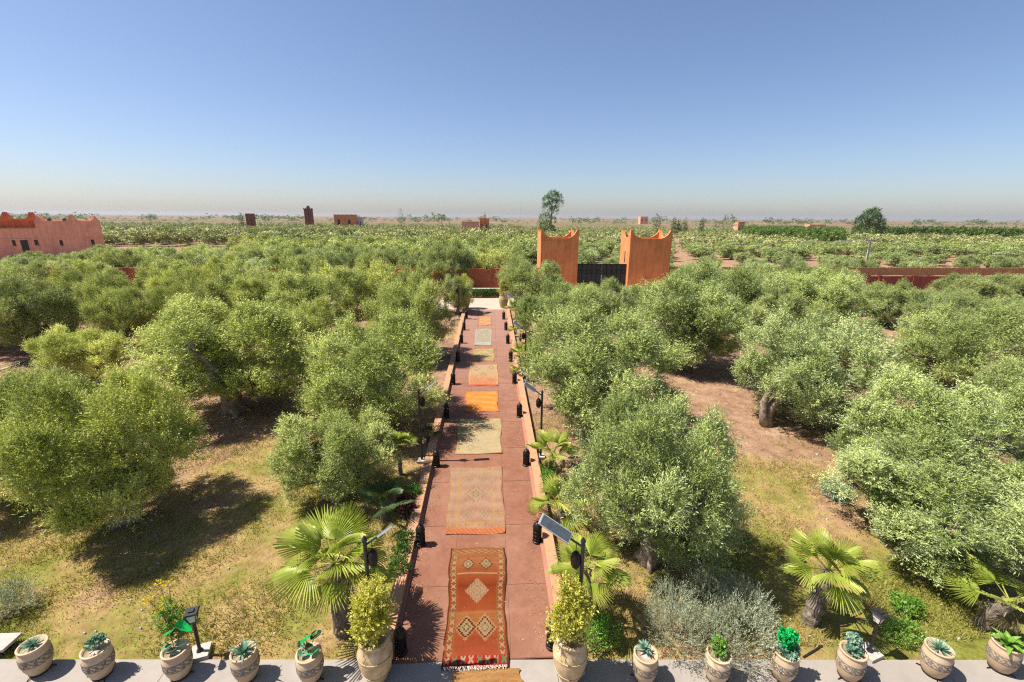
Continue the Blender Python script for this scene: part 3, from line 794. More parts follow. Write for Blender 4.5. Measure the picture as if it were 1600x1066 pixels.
for side, lst in (('left', lefts), ('right', rights)):
    for k, (px, py) in enumerate(lst+[(728, 499)] if side == 'left' else lst+[(787, 500)]):
        if LP is None: LP = o = lantern_proto()
        else: o = copy_tree(LP)
        g = G(px, min(py, 1039)); x = min(max(g.x, PX0+.17), PX1-.17)
        y = max(g.y, 8.1)
        o.location = (x, y, T(0, y)+PZ); o.rotation_euler.z = k*.7; o.scale = (.9, .9, .9)
        word = ['nearest', 'second nearest', 'third nearest', 'fourth nearest', 'fifth nearest', 'sixth nearest', 'seventh nearest', 'eighth nearest', 'farthest'][k]
        tag(o, 'pierced metal floor lantern, %s in the row at the %s edge of the path' % (word, side), 'lantern', 'lanterns along the path')

# ------------------------------------------------------------------ solar lamp posts
def solar_lamp(base, hgt, s, label, yaw=0.0, size=1.0):
    """s: +1 the panel arm reaches to the right, -1 to the left"""
    t = thing('solar_lamp_post', label, 'lamp post', base, yaw, 'solar lamp posts beside the path')
    mb = MB(); mb.tube([(0, 0, -.1), (0, 0, hgt)], [.045, .04], 10); mb.lathe([(.055, hgt-.02), (.055, hgt+.01), (.012, hgt+.09)], 10); link('post', mb.mesh('lamp_post', M_BLACK), t)
    mb = MB(); mb.box(-.16, .16, -.16, .16, -.1, .12); link('base', mb.mesh('post_base', M_CONC, bevel=.01), t)
    d = Vector((s*.80, .12, .56)).normalized(); p0 = Vector((0, 0, hgt-.14))
    mb = MB(); mb.tube([p0, p0+d*.45], .022, 7); link('arm', mb.mesh('lamp_arm', M_BLACK), t)
    n = Vector((.30, -.62, .55)) if s < 0 else Vector((-.60, .30, .72)); n = (n-d*n.dot(d)).normalized(); u = n.cross(d)
    mt = Matrix((( d.x, u.x, n.x, 0), (d.y, u.y, n.y, 0), (d.z, u.z, n.z, 0), (0, 0, 0, 1))); mt.translation = p0+d*.32
    mb = MB(); mb.box(0, .72*size, -.115*size, .115*size, -.02, .02, 0, mt); pn = link('solar_panel', mb.mesh('panel_body', M_ALU), t)
    mb = MB()
    for k in range(5):
        x0 = (.02+k*.137)*size; mb.box(x0, x0+.128*size, -.098*size, .098*size, .021, .025, 0, mt)
    link('cells', mb.mesh('panel_cells', M_SOLAR), pn)
    q = p0+d*.16
    mb = MB(); mb.tube([q, q-Vector((0, 0, .22))], .008, 5); mb.lathe([(.02, -.60), (.07, -.57), (.095, -.50), (.10, -.35), (.085, -.27), (.05, -.22), (.015, -.205)], 12, 0, q)
    link('hanging_lantern', mb.mesh('hanging_lantern', M_CAST), t)
def lamp_h(base, top): return h_at(base, top)
for px, py, top, s, lab in (
    (900, 1047, 842, -1, 'black solar lamp post with its tilted panel clearly seen beside the right jar shrub'),
    (588, 1045, 836, 1, 'black solar lamp post beside the left jar shrub, before the big fan palm'),
    (661, 722, 611, 1, 'black solar lamp post by the small palm left of the cream carpet'),
    (838, 716, 613, -1, 'black solar lamp post right of the path near the cream carpet'),
    (812.5, 596, 513, -1, 'black solar lamp post right of the path level with the beige salmon carpet'),
    (801.5, 526, 466, -1, 'black solar lamp post right of the path near the white carpet'),
    (722, 500, 446, -1, 'black solar lamp post at the far left end of the path by the jar')):
    b = G(px, py); k_ = .26 if py > 1000 else .45; b.x = min(b.x, PX0-k_) if px < 760 else max(b.x, PX1+k_); b.z = T(0, b.y)
    solar_lamp(b, min(max(h_at(b, top), 2.2), 3.3), s, lab, 0, 1.0 if py > 1000 and s < 0 else .5 if py > 1000 else .72)
# low garden lamps
def garden_lamp(base, hgt, label):
    t = thing('garden_lamp', label, 'garden lamp', base, .3, 'low garden lamps')
    mb = MB(); mb.box(-.19, .19, -.19, .19, -.1, .13); link('base', mb.mesh('lamp_base', M_CONC, bevel=.01), t)
    mb = MB(); mb.tube([(0, 0, .13), (0, 0, hgt-.26)], .035, 10); mb.lathe([(.07, .131), (.06, .16), (.036, .2)], 10); link('post', mb.mesh('lamp_post', M_BLACK), t)
    mb = MB(); mb.box(-.055, .055, -.055, .055, hgt-.25, hgt-.04, taper=1.75); hd = link('lamp_glass', mb.mesh('lamp_glass', M_GLASS), t)
    mb = MB()
    for sx in (-1, 1):
        for sy in (-1, 1): mb.tube([(sx*.06, sy*.06, hgt-.26), (sx*.102, sy*.102, hgt-.035)], .009, 5)
    link('bars', mb.mesh('lamp_bars', M_BLACK), hd)
    mb = MB(); mb.box(-.13, .13, -.13, .13, hgt-.035, hgt+.0, taper=.9); mb.box(-.05, .05, -.05, .05, hgt, hgt+.03); link('cap', mb.mesh('lamp_cap', M_BLACK), t)
b = G(314, 1024); garden_lamp(b, h_at(b, 955), 'low black garden lamp on a pale block behind the left planters')
b = G(1357, 1024); garden_lamp(b, h_at(b, 957), 'low black garden lamp right of the large right fan palm')

# ------------------------------------------------------------------ jars and planters
def jar(base, k, label, seed, bush_h):
    t = thing('clay_jar', label, 'jar', base, seed, 'big clay jars')
    pf = [(.20, 0), (.215, .03), (.30, .26), (.355, .52), (.36, .66), (.335, .82), (.29, .95), (.285, 1.0), (.31, 1.02), (.315, 1.06), (.29, 1.075), (.25, 1.06), (.245, .99)]
    mb = MB(); mb.lathe([(r*k, z*k) for r, z in pf], 32); link('body', mb.mesh('jar_body', M_JAR, True), t)
    mb = MB(); mb.lathe([(.244*k, .96*k), (.05, .985*k)], 20); link('soil', mb.mesh('jar_soil', M_SOIL), t)
    for z in (.70, .27):
        mb = MB(); rr = (.358 if z > .5 else .305)*k; q = [(rr*math.cos(2*math.pi*i/32), rr*math.sin(2*math.pi*i/32), z*k) for i in range(33)]; mb.tube(q, .011*k, 6)
        link('moulding', mb.mesh('jar_moulding', M_JAR, True), t)
    lob = []; r_ = random.Random(seed)
    for q in range(7):
        z = q/6; lob.append((r_.uniform(-.1, .1)*k, r_.uniform(-.1, .1)*k, (1.18+bush_h*z)*k, (.29-.13*z)*k, 1.1))
    lob.append((-.3*k, -.05*k, 1.25*k, .13*k, 1)); lob.append((.22*k, .08*k, 1.62*k, .13*k, 1))
    V, tt = foliage(seed+5, lob, int(1200*k), 9, .085, .028, .2, .8, .6, .4, inner=.3)
    s = thing('potted_shrub', 'yellow green upright shrub in the jar %s' % label.split(' jar ')[-1], 'shrub', base, 0, 'shrubs in the clay jars')
    link('foliage', np_mesh('jar_shrub_leaves', V, 4, M_JARBUSH, tt), s)
    mb = MB()
    for q in range(4): mb.tube([(r_.uniform(-.06, .06), r_.uniform(-.06, .06), .95*k), (r_.uniform(-.1, .1), r_.uniform(-.1, .1), (1.2+bush_h*.5)*k), (0, 0, (1.1+bush_h*.8)*k)], [.018, .013, .006], 5)
    link('stem', mb.mesh('jar_shrub_stem', M_BARK), s)
b = G(590, 1060); b.z = .056; jar(b, 1.0, 'tall weathered clay jar at the near left corner of the path', 3, .98)
b = G(889, 1060); b.z = .056; jar(b, 1.0, 'tall weathered clay jar at the near right corner of the path', 8, .95)
b = G(727.5, 483); b.z = T(0, b.y)+.06; jar(b, 1.25, 'tall clay jar at the far left end of the path', 13, 1.2)
b = G(786.5, 482); b.z = T(0, b.y)+.06; jar(b, 1.25, 'tall clay jar at the far right end of the path', 17, .85)

def planter_parts(t, k):
    pf = [(.17, .03), (.19, .05), (.245, .2), (.275, .36), (.272, .5), (.25, .62), (.235, .66), (.25, .675), (.262, .70), (.25, .715), (.22, .71), (.215, .66)]
    mb = MB(); mb.lathe([(r*k, z*k) for r, z in pf], 28); link('body', mb.mesh('planter_body', M_PLANTER, True), t)
    mb = MB(); mb.lathe([(.214*k, .645*k), (.03, .67*k)], 20); link('gravel', mb.mesh('planter_gravel', M_GRAVEL), t)
    # carved dark band: scrolls and bars standing just proud of the clay
    def rad(z):
        for (r0, z0_), (r1, z1_) in zip(pf[:-1], pf[1:]):
            if z0_ <= z <= z1_: return r0+(r1-r0)*(z-z0_)/(z1_-z0_)
        return .26
    mb = MB(); V = []; n = 96; zs = [.325, .345, .375, .405, .435, .465, .495, .515]
    for zi in range(len(zs)-1):
        for i in range(n):
            u = i/n; row = zi
            on = row in (0, 6) or ((i//2+row) % 3 == 0) or ((i % 8 in (2, 3)) and row in (2, 3, 4)) or (i % 12 == 0)
            if not on: continue
            P = []
            for a_, z_ in ((i, zs[zi]), (i+1, zs[zi]), (i+1, zs[zi+1]), (i, zs[zi+1])):
                an = 2*math.pi*a_/n; r = (rad(z_)+.003)*k; P.append((r*math.cos(an), r*math.sin(an), z_*k))
            mb.add(P, [(0, 1, 2, 3)])
    link('carved_band', mb.mesh('planter_band', M_BAND), t)
    mb = MB()
    for q in range(3):
        a = q*2.1+.4; mb.tube([(.15*k*math.cos(a), .15*k*math.sin(a), .04), (.26*k*math.cos(a), .26*k*math.sin(a), .02), (.27*k*math.cos(a), .27*k*math.sin(a), 0)], .012, 5)
    q = [(.18*k*math.cos(2*math.pi*i/20), .18*k*math.sin(2*math.pi*i/20), .025) for i in range(21)]; mb.tube(q, .014, 5)
    link('stand', mb.mesh('planter_stand', M_CAST), t)
M_BAND = surf('carved_band_dark', (.13, .115, .10), (.24, .21, .18), 18, .9, .3, .004, 60)
def blade_plant(name, label, p, m, n, ln, wd, spread, seed, group, thick=.012, lift=.5, curl=.2):
    """rosette of tapered, channelled leaves"""
    r_ = np.random.default_rng(seed); Vs = []; ts = []
    for i in range(n):
        a = i*2.4+r_.uniform(-.2, .2); el = lift+(1.45-lift)*(i/n)**.8+r_.uniform(-.1, .1); L = ln*r_.uniform(.75, 1.15)*(1-.25*i/n)
        h = np.array([math.cos(a), math.sin(a), 0]); sd = np.array([-math.sin(a), math.cos(a), 0]); up = np.array([0, 0, 1.])
        pts = []; pos = h*.02; e = el
        for k in range(6):
            f = k/5; wdt = wd*(.55+.9*f if f < .4 else (1-f)*1.5)*.5; nrm = -h*math.sin(e)+up*math.cos(e)
            pts.append((pos-sd*wdt+nrm*wdt*.35, pos, pos+sd*wdt+nrm*wdt*.35)); pos = pos+(h*math.cos(e)+up*math.sin(e))*L/5; e -= curl
        tv = np.clip(.5+r_.normal(0, .2), 0, 1)
        for k in range(5):
            for q in range(2):
                Vs += [pts[k][q], pts[k][q+1], pts[k+1][q+1], pts[k+1][q]]; ts.append(tv)
    t = thing(name, label, 'plant', p, seed, group); link('leaves', np_mesh('rosette', np.array(Vs), 4, m, np.array(ts)), t)
    mb = MB(); mb.tube([(0, 0, -.05), (0, 0, .05)], [.03, .02], 7); link('stem', mb.mesh('rosette_core', M_AGAVE), t)
    return t
def round_leaf_plant(label, p, mats, pads, seed, group):
    """few big glossy round leaves on stalks: pads = (dx,dy,dz,r,mat index)"""
    r_ = random.Random(seed); t = thing('leafy_plant', label, 'plant', p, 0, group)
    for mi, m in enumerate(mats):
        mb = MB()
        for dx, dy, dz, r, k in pads:
            if k != mi: continue
            tilt = Matrix.Translation((dx, dy, dz)) @ Matrix.Rotation(r_.uniform(-.7, .7), 4, 'X') @ Matrix.Rotation(r_.uniform(-.7, .7), 4, 'Y'); n = 12
            c = tilt @ Vector((0, 0, -.03*r/.1)); P = [c]
            for q in range(n):
                a = 2*math.pi*q/n; rr = r*(1+.12*math.cos(3*a)+r_.uniform(-.05, .05)); P.append(tilt @ Vector((rr*math.cos(a), rr*math.sin(a)*.8, .01*math.cos(2*a))))
            mb.add(P, [(0, 1+q, 1+(q+1) % n) for q in range(n)])
        me = mb.mesh('round_leaves', m); a = me.attributes.new('tint', 'FLOAT', 'FACE')
        a.data.foreach_set('value', [r_.uniform(.2, .8) for _ in me.polygons]); link('leaves', me, t)
    mb = MB()
    for dx, dy, dz, r, k in pads: mb.tube([(dx*.1, dy*.1, -.04), (dx*.5, dy*.5, dz*.6), (dx, dy, dz-.02)], .007, 5)
    link('stalks', mb.mesh('leaf_stalks', M_GREEN), t)
PLP = None
pots = [(64, 1049, 'blue', 'first planter from the left'), (161, 1055, 'green', 'second planter from the left'), (283, 1056, 'pads', 'third planter from the left'),
        (388, 1060, 'agave', 'fourth planter from the left'), (488, 1062, 'pads2', 'planter just left of the left clay jar'),
        (1005, 1063, 'blue2', 'planter just right of the right clay jar'), (1117, 1063, 'lime', 'planter in front of the silver bush'), (1220, 1060, 'frill', 'planter between the silver bush and the right garden lamp'),
        (1323, 1059, 'jade', 'planter beside the right garden lamp'), (1455, 1054, 'spiky', 'second planter from the right edge'), (1559, 1047, 'big', 'planter at the right edge')]
PG = 'carved clay planters along the pavement'
for i, (px, py, kind, where) in enumerate(pots):
    b = G(px, py); b.z = .055; k = 1.0
    if PLP is None:
        PLP = t = thing('clay_planter', 'x', 'planter', b, 0, PG); planter_parts(t, .97)
    else:
        t = copy_tree(PLP); t.location = b
    t.rotation_euler.z = i*.9
    desc = {'blue': 'blue green tufted plant', 'green': 'small green succulent', 'pads': 'two bright green round leaves above it', 'agave': 'pale spiky agave', 'pads2': 'dark plant with shiny green leaves',
            'blue2': 'small blue grey rosette', 'lime': 'lime green plant', 'frill': 'vivid green frilly plant', 'jade': 'small jade green plant', 'spiky': 'spiky blue green plant', 'big': 'broad leaved light green plant'}[kind]
    tag(t, 'beige clay planter with dark carved band holding %s, %s' % (('the '+desc) if kind == 'pads' else 'a '+desc, where), 'planter', PG)
    t['label'] = 'beige banded clay planter, the %s' % where
    p = b+Vector((0, 0, .64)); g = 'plants in the carved planters'
    w_ = 'in the '+where
    if kind == 'blue': blade_plant('potted_plant', 'blue green tufted plant '+w_, p, M_AGAVE, 46, .24, .035, 1, 1, g, lift=.35, curl=.12)
    if kind == 'green': shrub(p-Vector((0, 0, .02)), [(0, .0, .14, .11), (.06, .05, .2, .08)], 160, 7, .055, .03, .07, M_AGAVE, 'small green succulent '+w_, 'plant', g, 21, name='potted_plant')
    if kind == 'pads': round_leaf_plant('plant with two vivid green round leaves '+w_, p, [M_BRIGHT, M_AGAVE], [(-.14, .14, .36, .15, 0), (.12, .20, .42, .18, 0), (-.15, 0, .12, .1, 1), (.0, -.08, .1, .11, 1), (.12, .02, .12, .1, 1), (-.2, .04, .22, .07, 1)], 4, g)
    if kind == 'agave': blade_plant('potted_plant', 'pale spiky agave '+w_, p, M_AGAVE, 24, .36, .06, 1, 5, g, lift=.3, curl=.06)
    if kind == 'pads2': round_leaf_plant('dark shiny leaved plant '+w_, p, [M_BRIGHT, M_AGAVE, M_PALMDK], [(-.07, .1, .3, .13, 0), (.13, -.06, .13, .12, 0), (.12, .16, .34, .13, 2), (-.1, -.05, .1, .11, 1), (.02, .0, .2, .09, 2), (-.16, .06, .2, .08, 1)], 7, g)
    if kind == 'blue2': blade_plant('potted_plant', 'small blue grey rosette '+w_, p+Vector((-.02, .05, .1)), M_AGAVE, 26, .2, .06, 1, 9, g, lift=.2, curl=.1)
    if kind == 'lime': shrub(p-Vector((0, 0, .02)), [(0, .02, .12, .1), (.0, .05, .24, .08), (-.03, .1, .3, .05)], 220, 7, .06, .035, .07, M_LIME, 'lime green plant '+w_, 'plant', g, 23, name='potted_plant')
    if kind == 'frill':
        t = shrub(p-Vector((0, 0, .02)), [(0, .02, .3, .1), (-.06, .06, .4, .08), (.08, .05, .4, .07), (.0, .0, .16, .06)], 260, 7, .07, .05, .06, M_BRIGHT, 'vivid green frilly plant '+w_, 'plant', g, 25, name='potted_plant')
        V, tt = foliage(29, [(-.12, 0, .08, .1), (.13, .02, .08, .1), (0, -.1, .06, .08)], 90, 6, .09, .05, .05, inner=.3); link('lower_leaves', np_mesh('lower_leaves', V, 4, M_AGAVE, tt), t)
    if kind == 'jade': shrub(p-Vector((0, 0, .02)), [(-.02, .0, .1, .09), (.04, .08, .22, .09)], 130, 6, .07, .05, .06, M_AGAVE, 'small jade green plant '+w_, 'plant', g, 27, name='potted_plant')
    if kind == 'spiky': blade_plant('potted_plant', 'spiky blue green plant '+w_, p, M_AGAVE, 54, .28, .03, 1, 12, g, lift=.15, curl=.08)
    if kind == 'big': blade_plant('potted_plant', 'broad leaved light green plant '+w_, p+Vector((0, 0, .02)), M_LIME, 17, .36, .15, 1, 14, g, lift=.25, curl=.2)

# ------------------------------------------------------------------ palms
def frond_mesh(seed, rad, m, span=2.5, n=30, droop=.35, stalk=.5):
    """fan leaf: petiole along +x then a pleated fan of blades with free tips"""
    r_ = np.random.default_rng(seed); Vs = []; ts = []
    def P(r, a, lift=0):
        z = lift-droop*rad*(r/rad)**2*.55-.22*r*abs(a)/1.4*.35
        return np.array([stalk+r*math.cos(a), r*math.sin(a), z])
    for i in range(n):
        a = -span/2+span*i/(n-1); a += r_.uniform(-.012, .012)
        L = rad*(1-.22*(abs(a)/(span/2))**2)*r_.uniform(.93, 1.05); h = span/(n-1)*.5
        rs = [.03, .34*L, .64*L, .86*L, L]; ws = [h, h*1.0, h*.74, h*.36, .02*h]
        tw = r_.uniform(-.04, .04); tv = np.clip(.5+r_.normal(0, .13), 0, 1)
        for k in range(4):
            for sgn in (-1, 1):
                q = []
                for kk in (k, k+1):
                    edge_ = P(rs[kk], a+sgn*ws[kk]+tw*kk*.2, .0); mid = P(rs[kk], a+tw*kk*.2, .035*rs[kk]/rad)
                    q.append((edge_, mid))
                Vs += [q[0][0], q[0][1], q[1][1], q[1][0]]; ts.append(np.clip(tv+.16*(k-1.2), 0, 1))
    # petiole
    for s_ in (-1, 1):
        for k in range(4):
            x0, x1 = stalk*k/4, stalk*(k+1)/4; w_ = .022*(1-.1*k)
            Vs += [np.array([x0, s_*w_, .0]), np.array([x0, 0, -.02]), np.array([x1, 0, -.02]), np.array([x1, s_*w_*.95, .0])]; ts.append(.9)
    return np_mesh('palm_frond', np.array(Vs), 4, m, np.array(ts))
FR = [frond_mesh(40+k, .72, M_PALM, 2.3+.25*k, 28, .25+.2*k, .55) for k in range(4)]
FRD = [frond_mesh(50, .6, M_DRY, 1.6, 18, .9, .4)]
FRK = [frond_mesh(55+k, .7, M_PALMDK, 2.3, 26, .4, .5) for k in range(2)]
def palm(base, scale, trunk_h, nf, label, seed, group='fan palms in the garden', lean=(0, 0), fr=None, emin=-.45, emax=1.2, dry=3, tr=.13):
    r_ = random.Random(seed); fr = fr or FR
    t = thing('fan_palm', label, 'palm', base, 0, group)
    top = Vector((lean[0], lean[1], trunk_h)); mb = MB()
    n = max(4, int(trunk_h/.12)); pts = []; rad_ = []
    for k in range(n+1):
        f = k/n; pts.append(Vector((lean[0]*f**1.4, lean[1]*f**1.4, -.1+(trunk_h+.1)*f))); rad_.append(tr*scale*(1.25-.4*f)*(1+.09*(-1)**k))
    mb.tube(pts, rad_, 11, 0, .12, r_)
    for k in range(int(10*scale)+6):      # stubs of cut leaf bases
        f = r_.uniform(.3, 1); a = k*2.4; p = Vector((lean[0]*f**1.4, lean[1]*f**1.4, trunk_h*f)); d = Vector((math.cos(a), math.sin(a), .9)).normalized()
        mb.tube([p+d*tr*scale*.6, p+d*(tr*scale+.1)], [.035*scale, .018*scale], 5)
    link('trunk', mb.mesh('palm_trunk', M_PTRUNK), t)
    for k in range(nf):
        f = k/max(1, nf-1); el = emin+(emax-emin)*f**.8+r_.uniform(-.12, .12); az = k*2.399+r_.uniform(-.25, .25)
        s = scale*r_.uniform(.85, 1.12)*(1-.15*f)
        o = link('frond', fr[k % len(fr)], t, top, None)
        o.rotation_euler = Matrix(Matrix.Rotation(az, 3, 'Z') @ Matrix.Rotation(-el, 3, 'Y') @ Matrix.Rotation(r_.uniform(-.5, .5), 3, 'X')).to_euler(); o.scale = (s, s, s)
    for k in range(dry):
        o = link('dry_frond', FRD[0], t, top-Vector((0, 0, .12*scale))); o.rotation_euler = Matrix(Matrix.Rotation(k*2.1+seed, 3, 'Z') @ Matrix.Rotation(.95, 3, 'Y')).to_euler(); o.scale = (scale*.75,)*3
    return t
b = G(540, 985); palm(b, 1.12, 1.85, 20, 'large fan palm with broad spread fronds left of the red path', 5, lean=(-.1, .05), tr=.2, emin=-.35, emax=1.3)
b = G(912, 965); palm(b, .78, 1.55, 17, 'fan palm with drooping lower fronds just right of the solar panel lamp', 6, lean=(-.02, -.1), tr=.17)
b = G(1264, 972); palm(b, .93, 1.4, 16, 'yellow green fan palm on the lawn beside the right garden lamp', 9, lean=(.3, .1), tr=.17, emin=-.35, emax=1.3)
b = G(1532, 978); palm(b, .9, 1.0, 8, 'sparse fan palm with few fronds near the right edge', 12, lean=(.1, -.3), emin=-.1, emax=.9, tr=.17)
b = G(878, 826); palm(b, .95, .8, 10, 'fan palm overhanging the right kerb before the peach carpet', 15, lean=(-.05, 0))
b = G(862, 737); palm(b, .85, .75, 14, 'small bright green palm on a thin dark trunk right of the path', 18, emin=.15, dry=1, tr=.09)
b = G(626, 742); palm(b, .62, 1.15, 14, 'small palm with a thin bare trunk left of the cream carpet', 21, emin=.35, emax=1.35, dry=1, tr=.11)
for px, py, sc_, h_, sd, lab in ((813, 540, .6, 1.0, 31, 'small palm by the right kerb level with the white carpet, tallest of three'), (817, 566, .6, .5, 32, 'low palm by the right kerb level with the olive tan carpet'), (819, 592, .55, .4, 33, 'lowest palm by the right kerb, level with the beige salmon carpet'), (806, 500, .7, .9, 34, 'small palm behind the right row of lanterns at the far end of the path')):
    palm(G(px, py), sc_*1.3, h_, 12, lab, sd, emin=.05, dry=0, tr=.09)
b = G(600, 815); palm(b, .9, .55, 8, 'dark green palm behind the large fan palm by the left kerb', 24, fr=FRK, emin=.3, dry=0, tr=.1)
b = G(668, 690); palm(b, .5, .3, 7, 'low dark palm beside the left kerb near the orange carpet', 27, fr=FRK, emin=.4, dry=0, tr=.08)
# ------------------------------------------------------------------ garden shrubs and small things
b = G(1112, 1018)
shrub(b, [(-.75, .1, .35, .5), (-.2, -.15, .4, .55), (.5, -.1, .4, .6), (.85, .35, .45, .55), (.35, .95, .5, .5), (-.65, .8, .35, .45), (.9, .9, .4, .45), (-1.0, .45, .25, .35)], 3400, 12, .075, .013, .36, M_SILVER, 'wide silvery grey bush behind the planters right of the path', 'shrub', None, 3, up=.75, outw=.7, jit=.22, spread=.5, name='silver_bush')
b = G(8, 968)
shrub(b, [(0, 0, .2, .3), (.25, .1, .2, .24), (-.4, .1, .2, .3), (-.15, .4, .22, .3)], 650, 11, .075, .016, .32, M_SILVER, 'silvery grey bush at the left edge of the lawn', 'shrub', None, 5, up=.7, spread=.5, name='silver_bush')
b = G(1307, 782); shrub(b, [(0, 0, .2, .28), (.2, .15, .25, .22), (-.15, .2, .35, .2)], 350, 9, .08, .03, .2, M_AGAVE, 'small blue grey shrub at the edge of the bare soil', 'shrub', None, 7)
b = G(1408, 962); shrub(b, [(0, 0, .15, .15), (.3, .05, .15, .16), (.15, .25, .18, .13)], 220, 8, .08, .035, .15, M_LIME, 'low lime green shrub on the lawn between the two right palms', 'shrub', None, 8)
b = G(1400, 1000); shrub(b, [(0, 0, .08, .25), (.35, .1, .06, .22)], 260, 8, .09, .02, .16, M_LIME, 'loose green weeds on the lawn right of the garden lamp', 'weeds', None, 9, stem=False, name='weeds')
b = G(636, 806); shrub(b, [(0, 0, .2, .2), (-.1, .3, .22, .2)], 260, 8, .08, .04, .16, M_REDLEAF, 'dark reddish shrub against the left kerb', 'shrub', None, 10)
b = G(643, 790); shrub(b+Vector((0, .3, 0)), [(0, 0, .22, .2), (.05, .2, .2, .17)], 220, 8, .08, .03, .16, M_GREEN, 'small green shrub against the left kerb', 'shrub', None, 11)
b = G(625, 900); shrub(b, [(0, 0, .2, .22), (-.05, .6, .2, .2), (.0, 1.1, .2, .2)], 420, 8, .08, .03, .16, M_GREEN, 'dark green shrub between the large palm and the left kerb', 'shrub', None, 12, color=(.7, .8, .7))
b = G(938, 1008); shrub(b, [(-.15, 0, .12, .25), (.2, .1, .12, .25), (0, .4, .14, .25)], 500, 8, .08, .025, .2, M_LIME, 'fresh green ground plants behind the right clay jar', 'plant', None, 14, stem=False, name='ground_plant')
b = G(860, 775); shrub(b, [(0, 0, .15, .2), (0, .7, .15, .22), (.05, 1.4, .15, .2)], 420, 8, .08, .03, .18, M_LIME, 'light green plants beside the right kerb before the small palm', 'plant', None, 15, stem=False, name='ground_plant')
b = G(375, 1000)
# yellow flowering plant
b = G(268, 985); t = thing('flowering_plant', 'thin leggy plant with yellow flowers behind the third planter', 'plant', b)
mb = MB(); r_ = random.Random(2); tips = []
for k in range(6):
    a = k*1.05; tip = Vector((-.22+.22*math.cos(a)+r_.uniform(-.1, .1), .1+.2*math.sin(a), r_.uniform(.55, 1.25))); tips.append(tip); mb.tube([(0, 0, -.05), tip*.5+Vector((.05, 0, .03)), tip], [.014, .010, .005], 5)
link('stem', mb.mesh('flower_stems', M_BARK), t)
V, tt = foliage(31, [(0, 0, .15, .2), (.1, .1, .3, .14), (-.15, .05, .3, .14), (-.1, .1, .55, .12)], 230, 8, .07, .025, .15, inner=.4); link('foliage', np_mesh('flower_leaves', V, 4, M_LIME, tt), t)
V, tt = foliage(32, [(p.x, p.y, p.z, .07) for p in tips], 70, 7, .05, .035, .06, inner=.3); link('flowers', np_mesh('flower_heads', V, 4, M_YELLOWFL, tt), t)
# stone slab at the left edge
b = G(-8, 1021); t = thing('stone_slab', 'corner of a pale stone slab on dark legs at the left edge of the lawn', 'slab', b)
mb = MB(); mb.box(-.55, .36, -.14, .3, .17, .24); link('top', mb.mesh('slab_top', M_CONC, bevel=.01), t)
for x in (-.4, .2):
    mb = MB(); mb.box(x-.05, x+.05, -.05, .18, -.1, .169); link('leg', mb.mesh('slab_leg', M_BLACK), t)
# pot standing just outside the left edge is only known by its shadow: left out
for px, lab in ((722, 'dark shrub under the orange wall, left of the three at the end of the path'), (746, 'dark shrub under the orange wall, middle of the three at the end of the path'), (768, 'dark shrub under the orange wall, right of the three at the end of the path')):
    p = at_y(px, 49.0); shrub(p, [(0, 0, .35, .4), (.5, 0, .3, .38), (-.5, 0, .3, .38)], 400, 7, .14, .05, .25, M_GREEN, lab, 'shrub', 'shrubs below the orange wall', int(px), color=(.6, .7, .6))
# irrigation pipe lying on the lawn
mb = MB(); p = G(1255, 1028); mb.tube([(0, 0, .02), (.3, .12, .03), (.62, .25, .025)], .022, 7); o = link('pipe', mb.mesh('pipe', M_BLACK), None, p); tag(o, 'short dark pipe lying on the grass behind the planters', 'pipe')

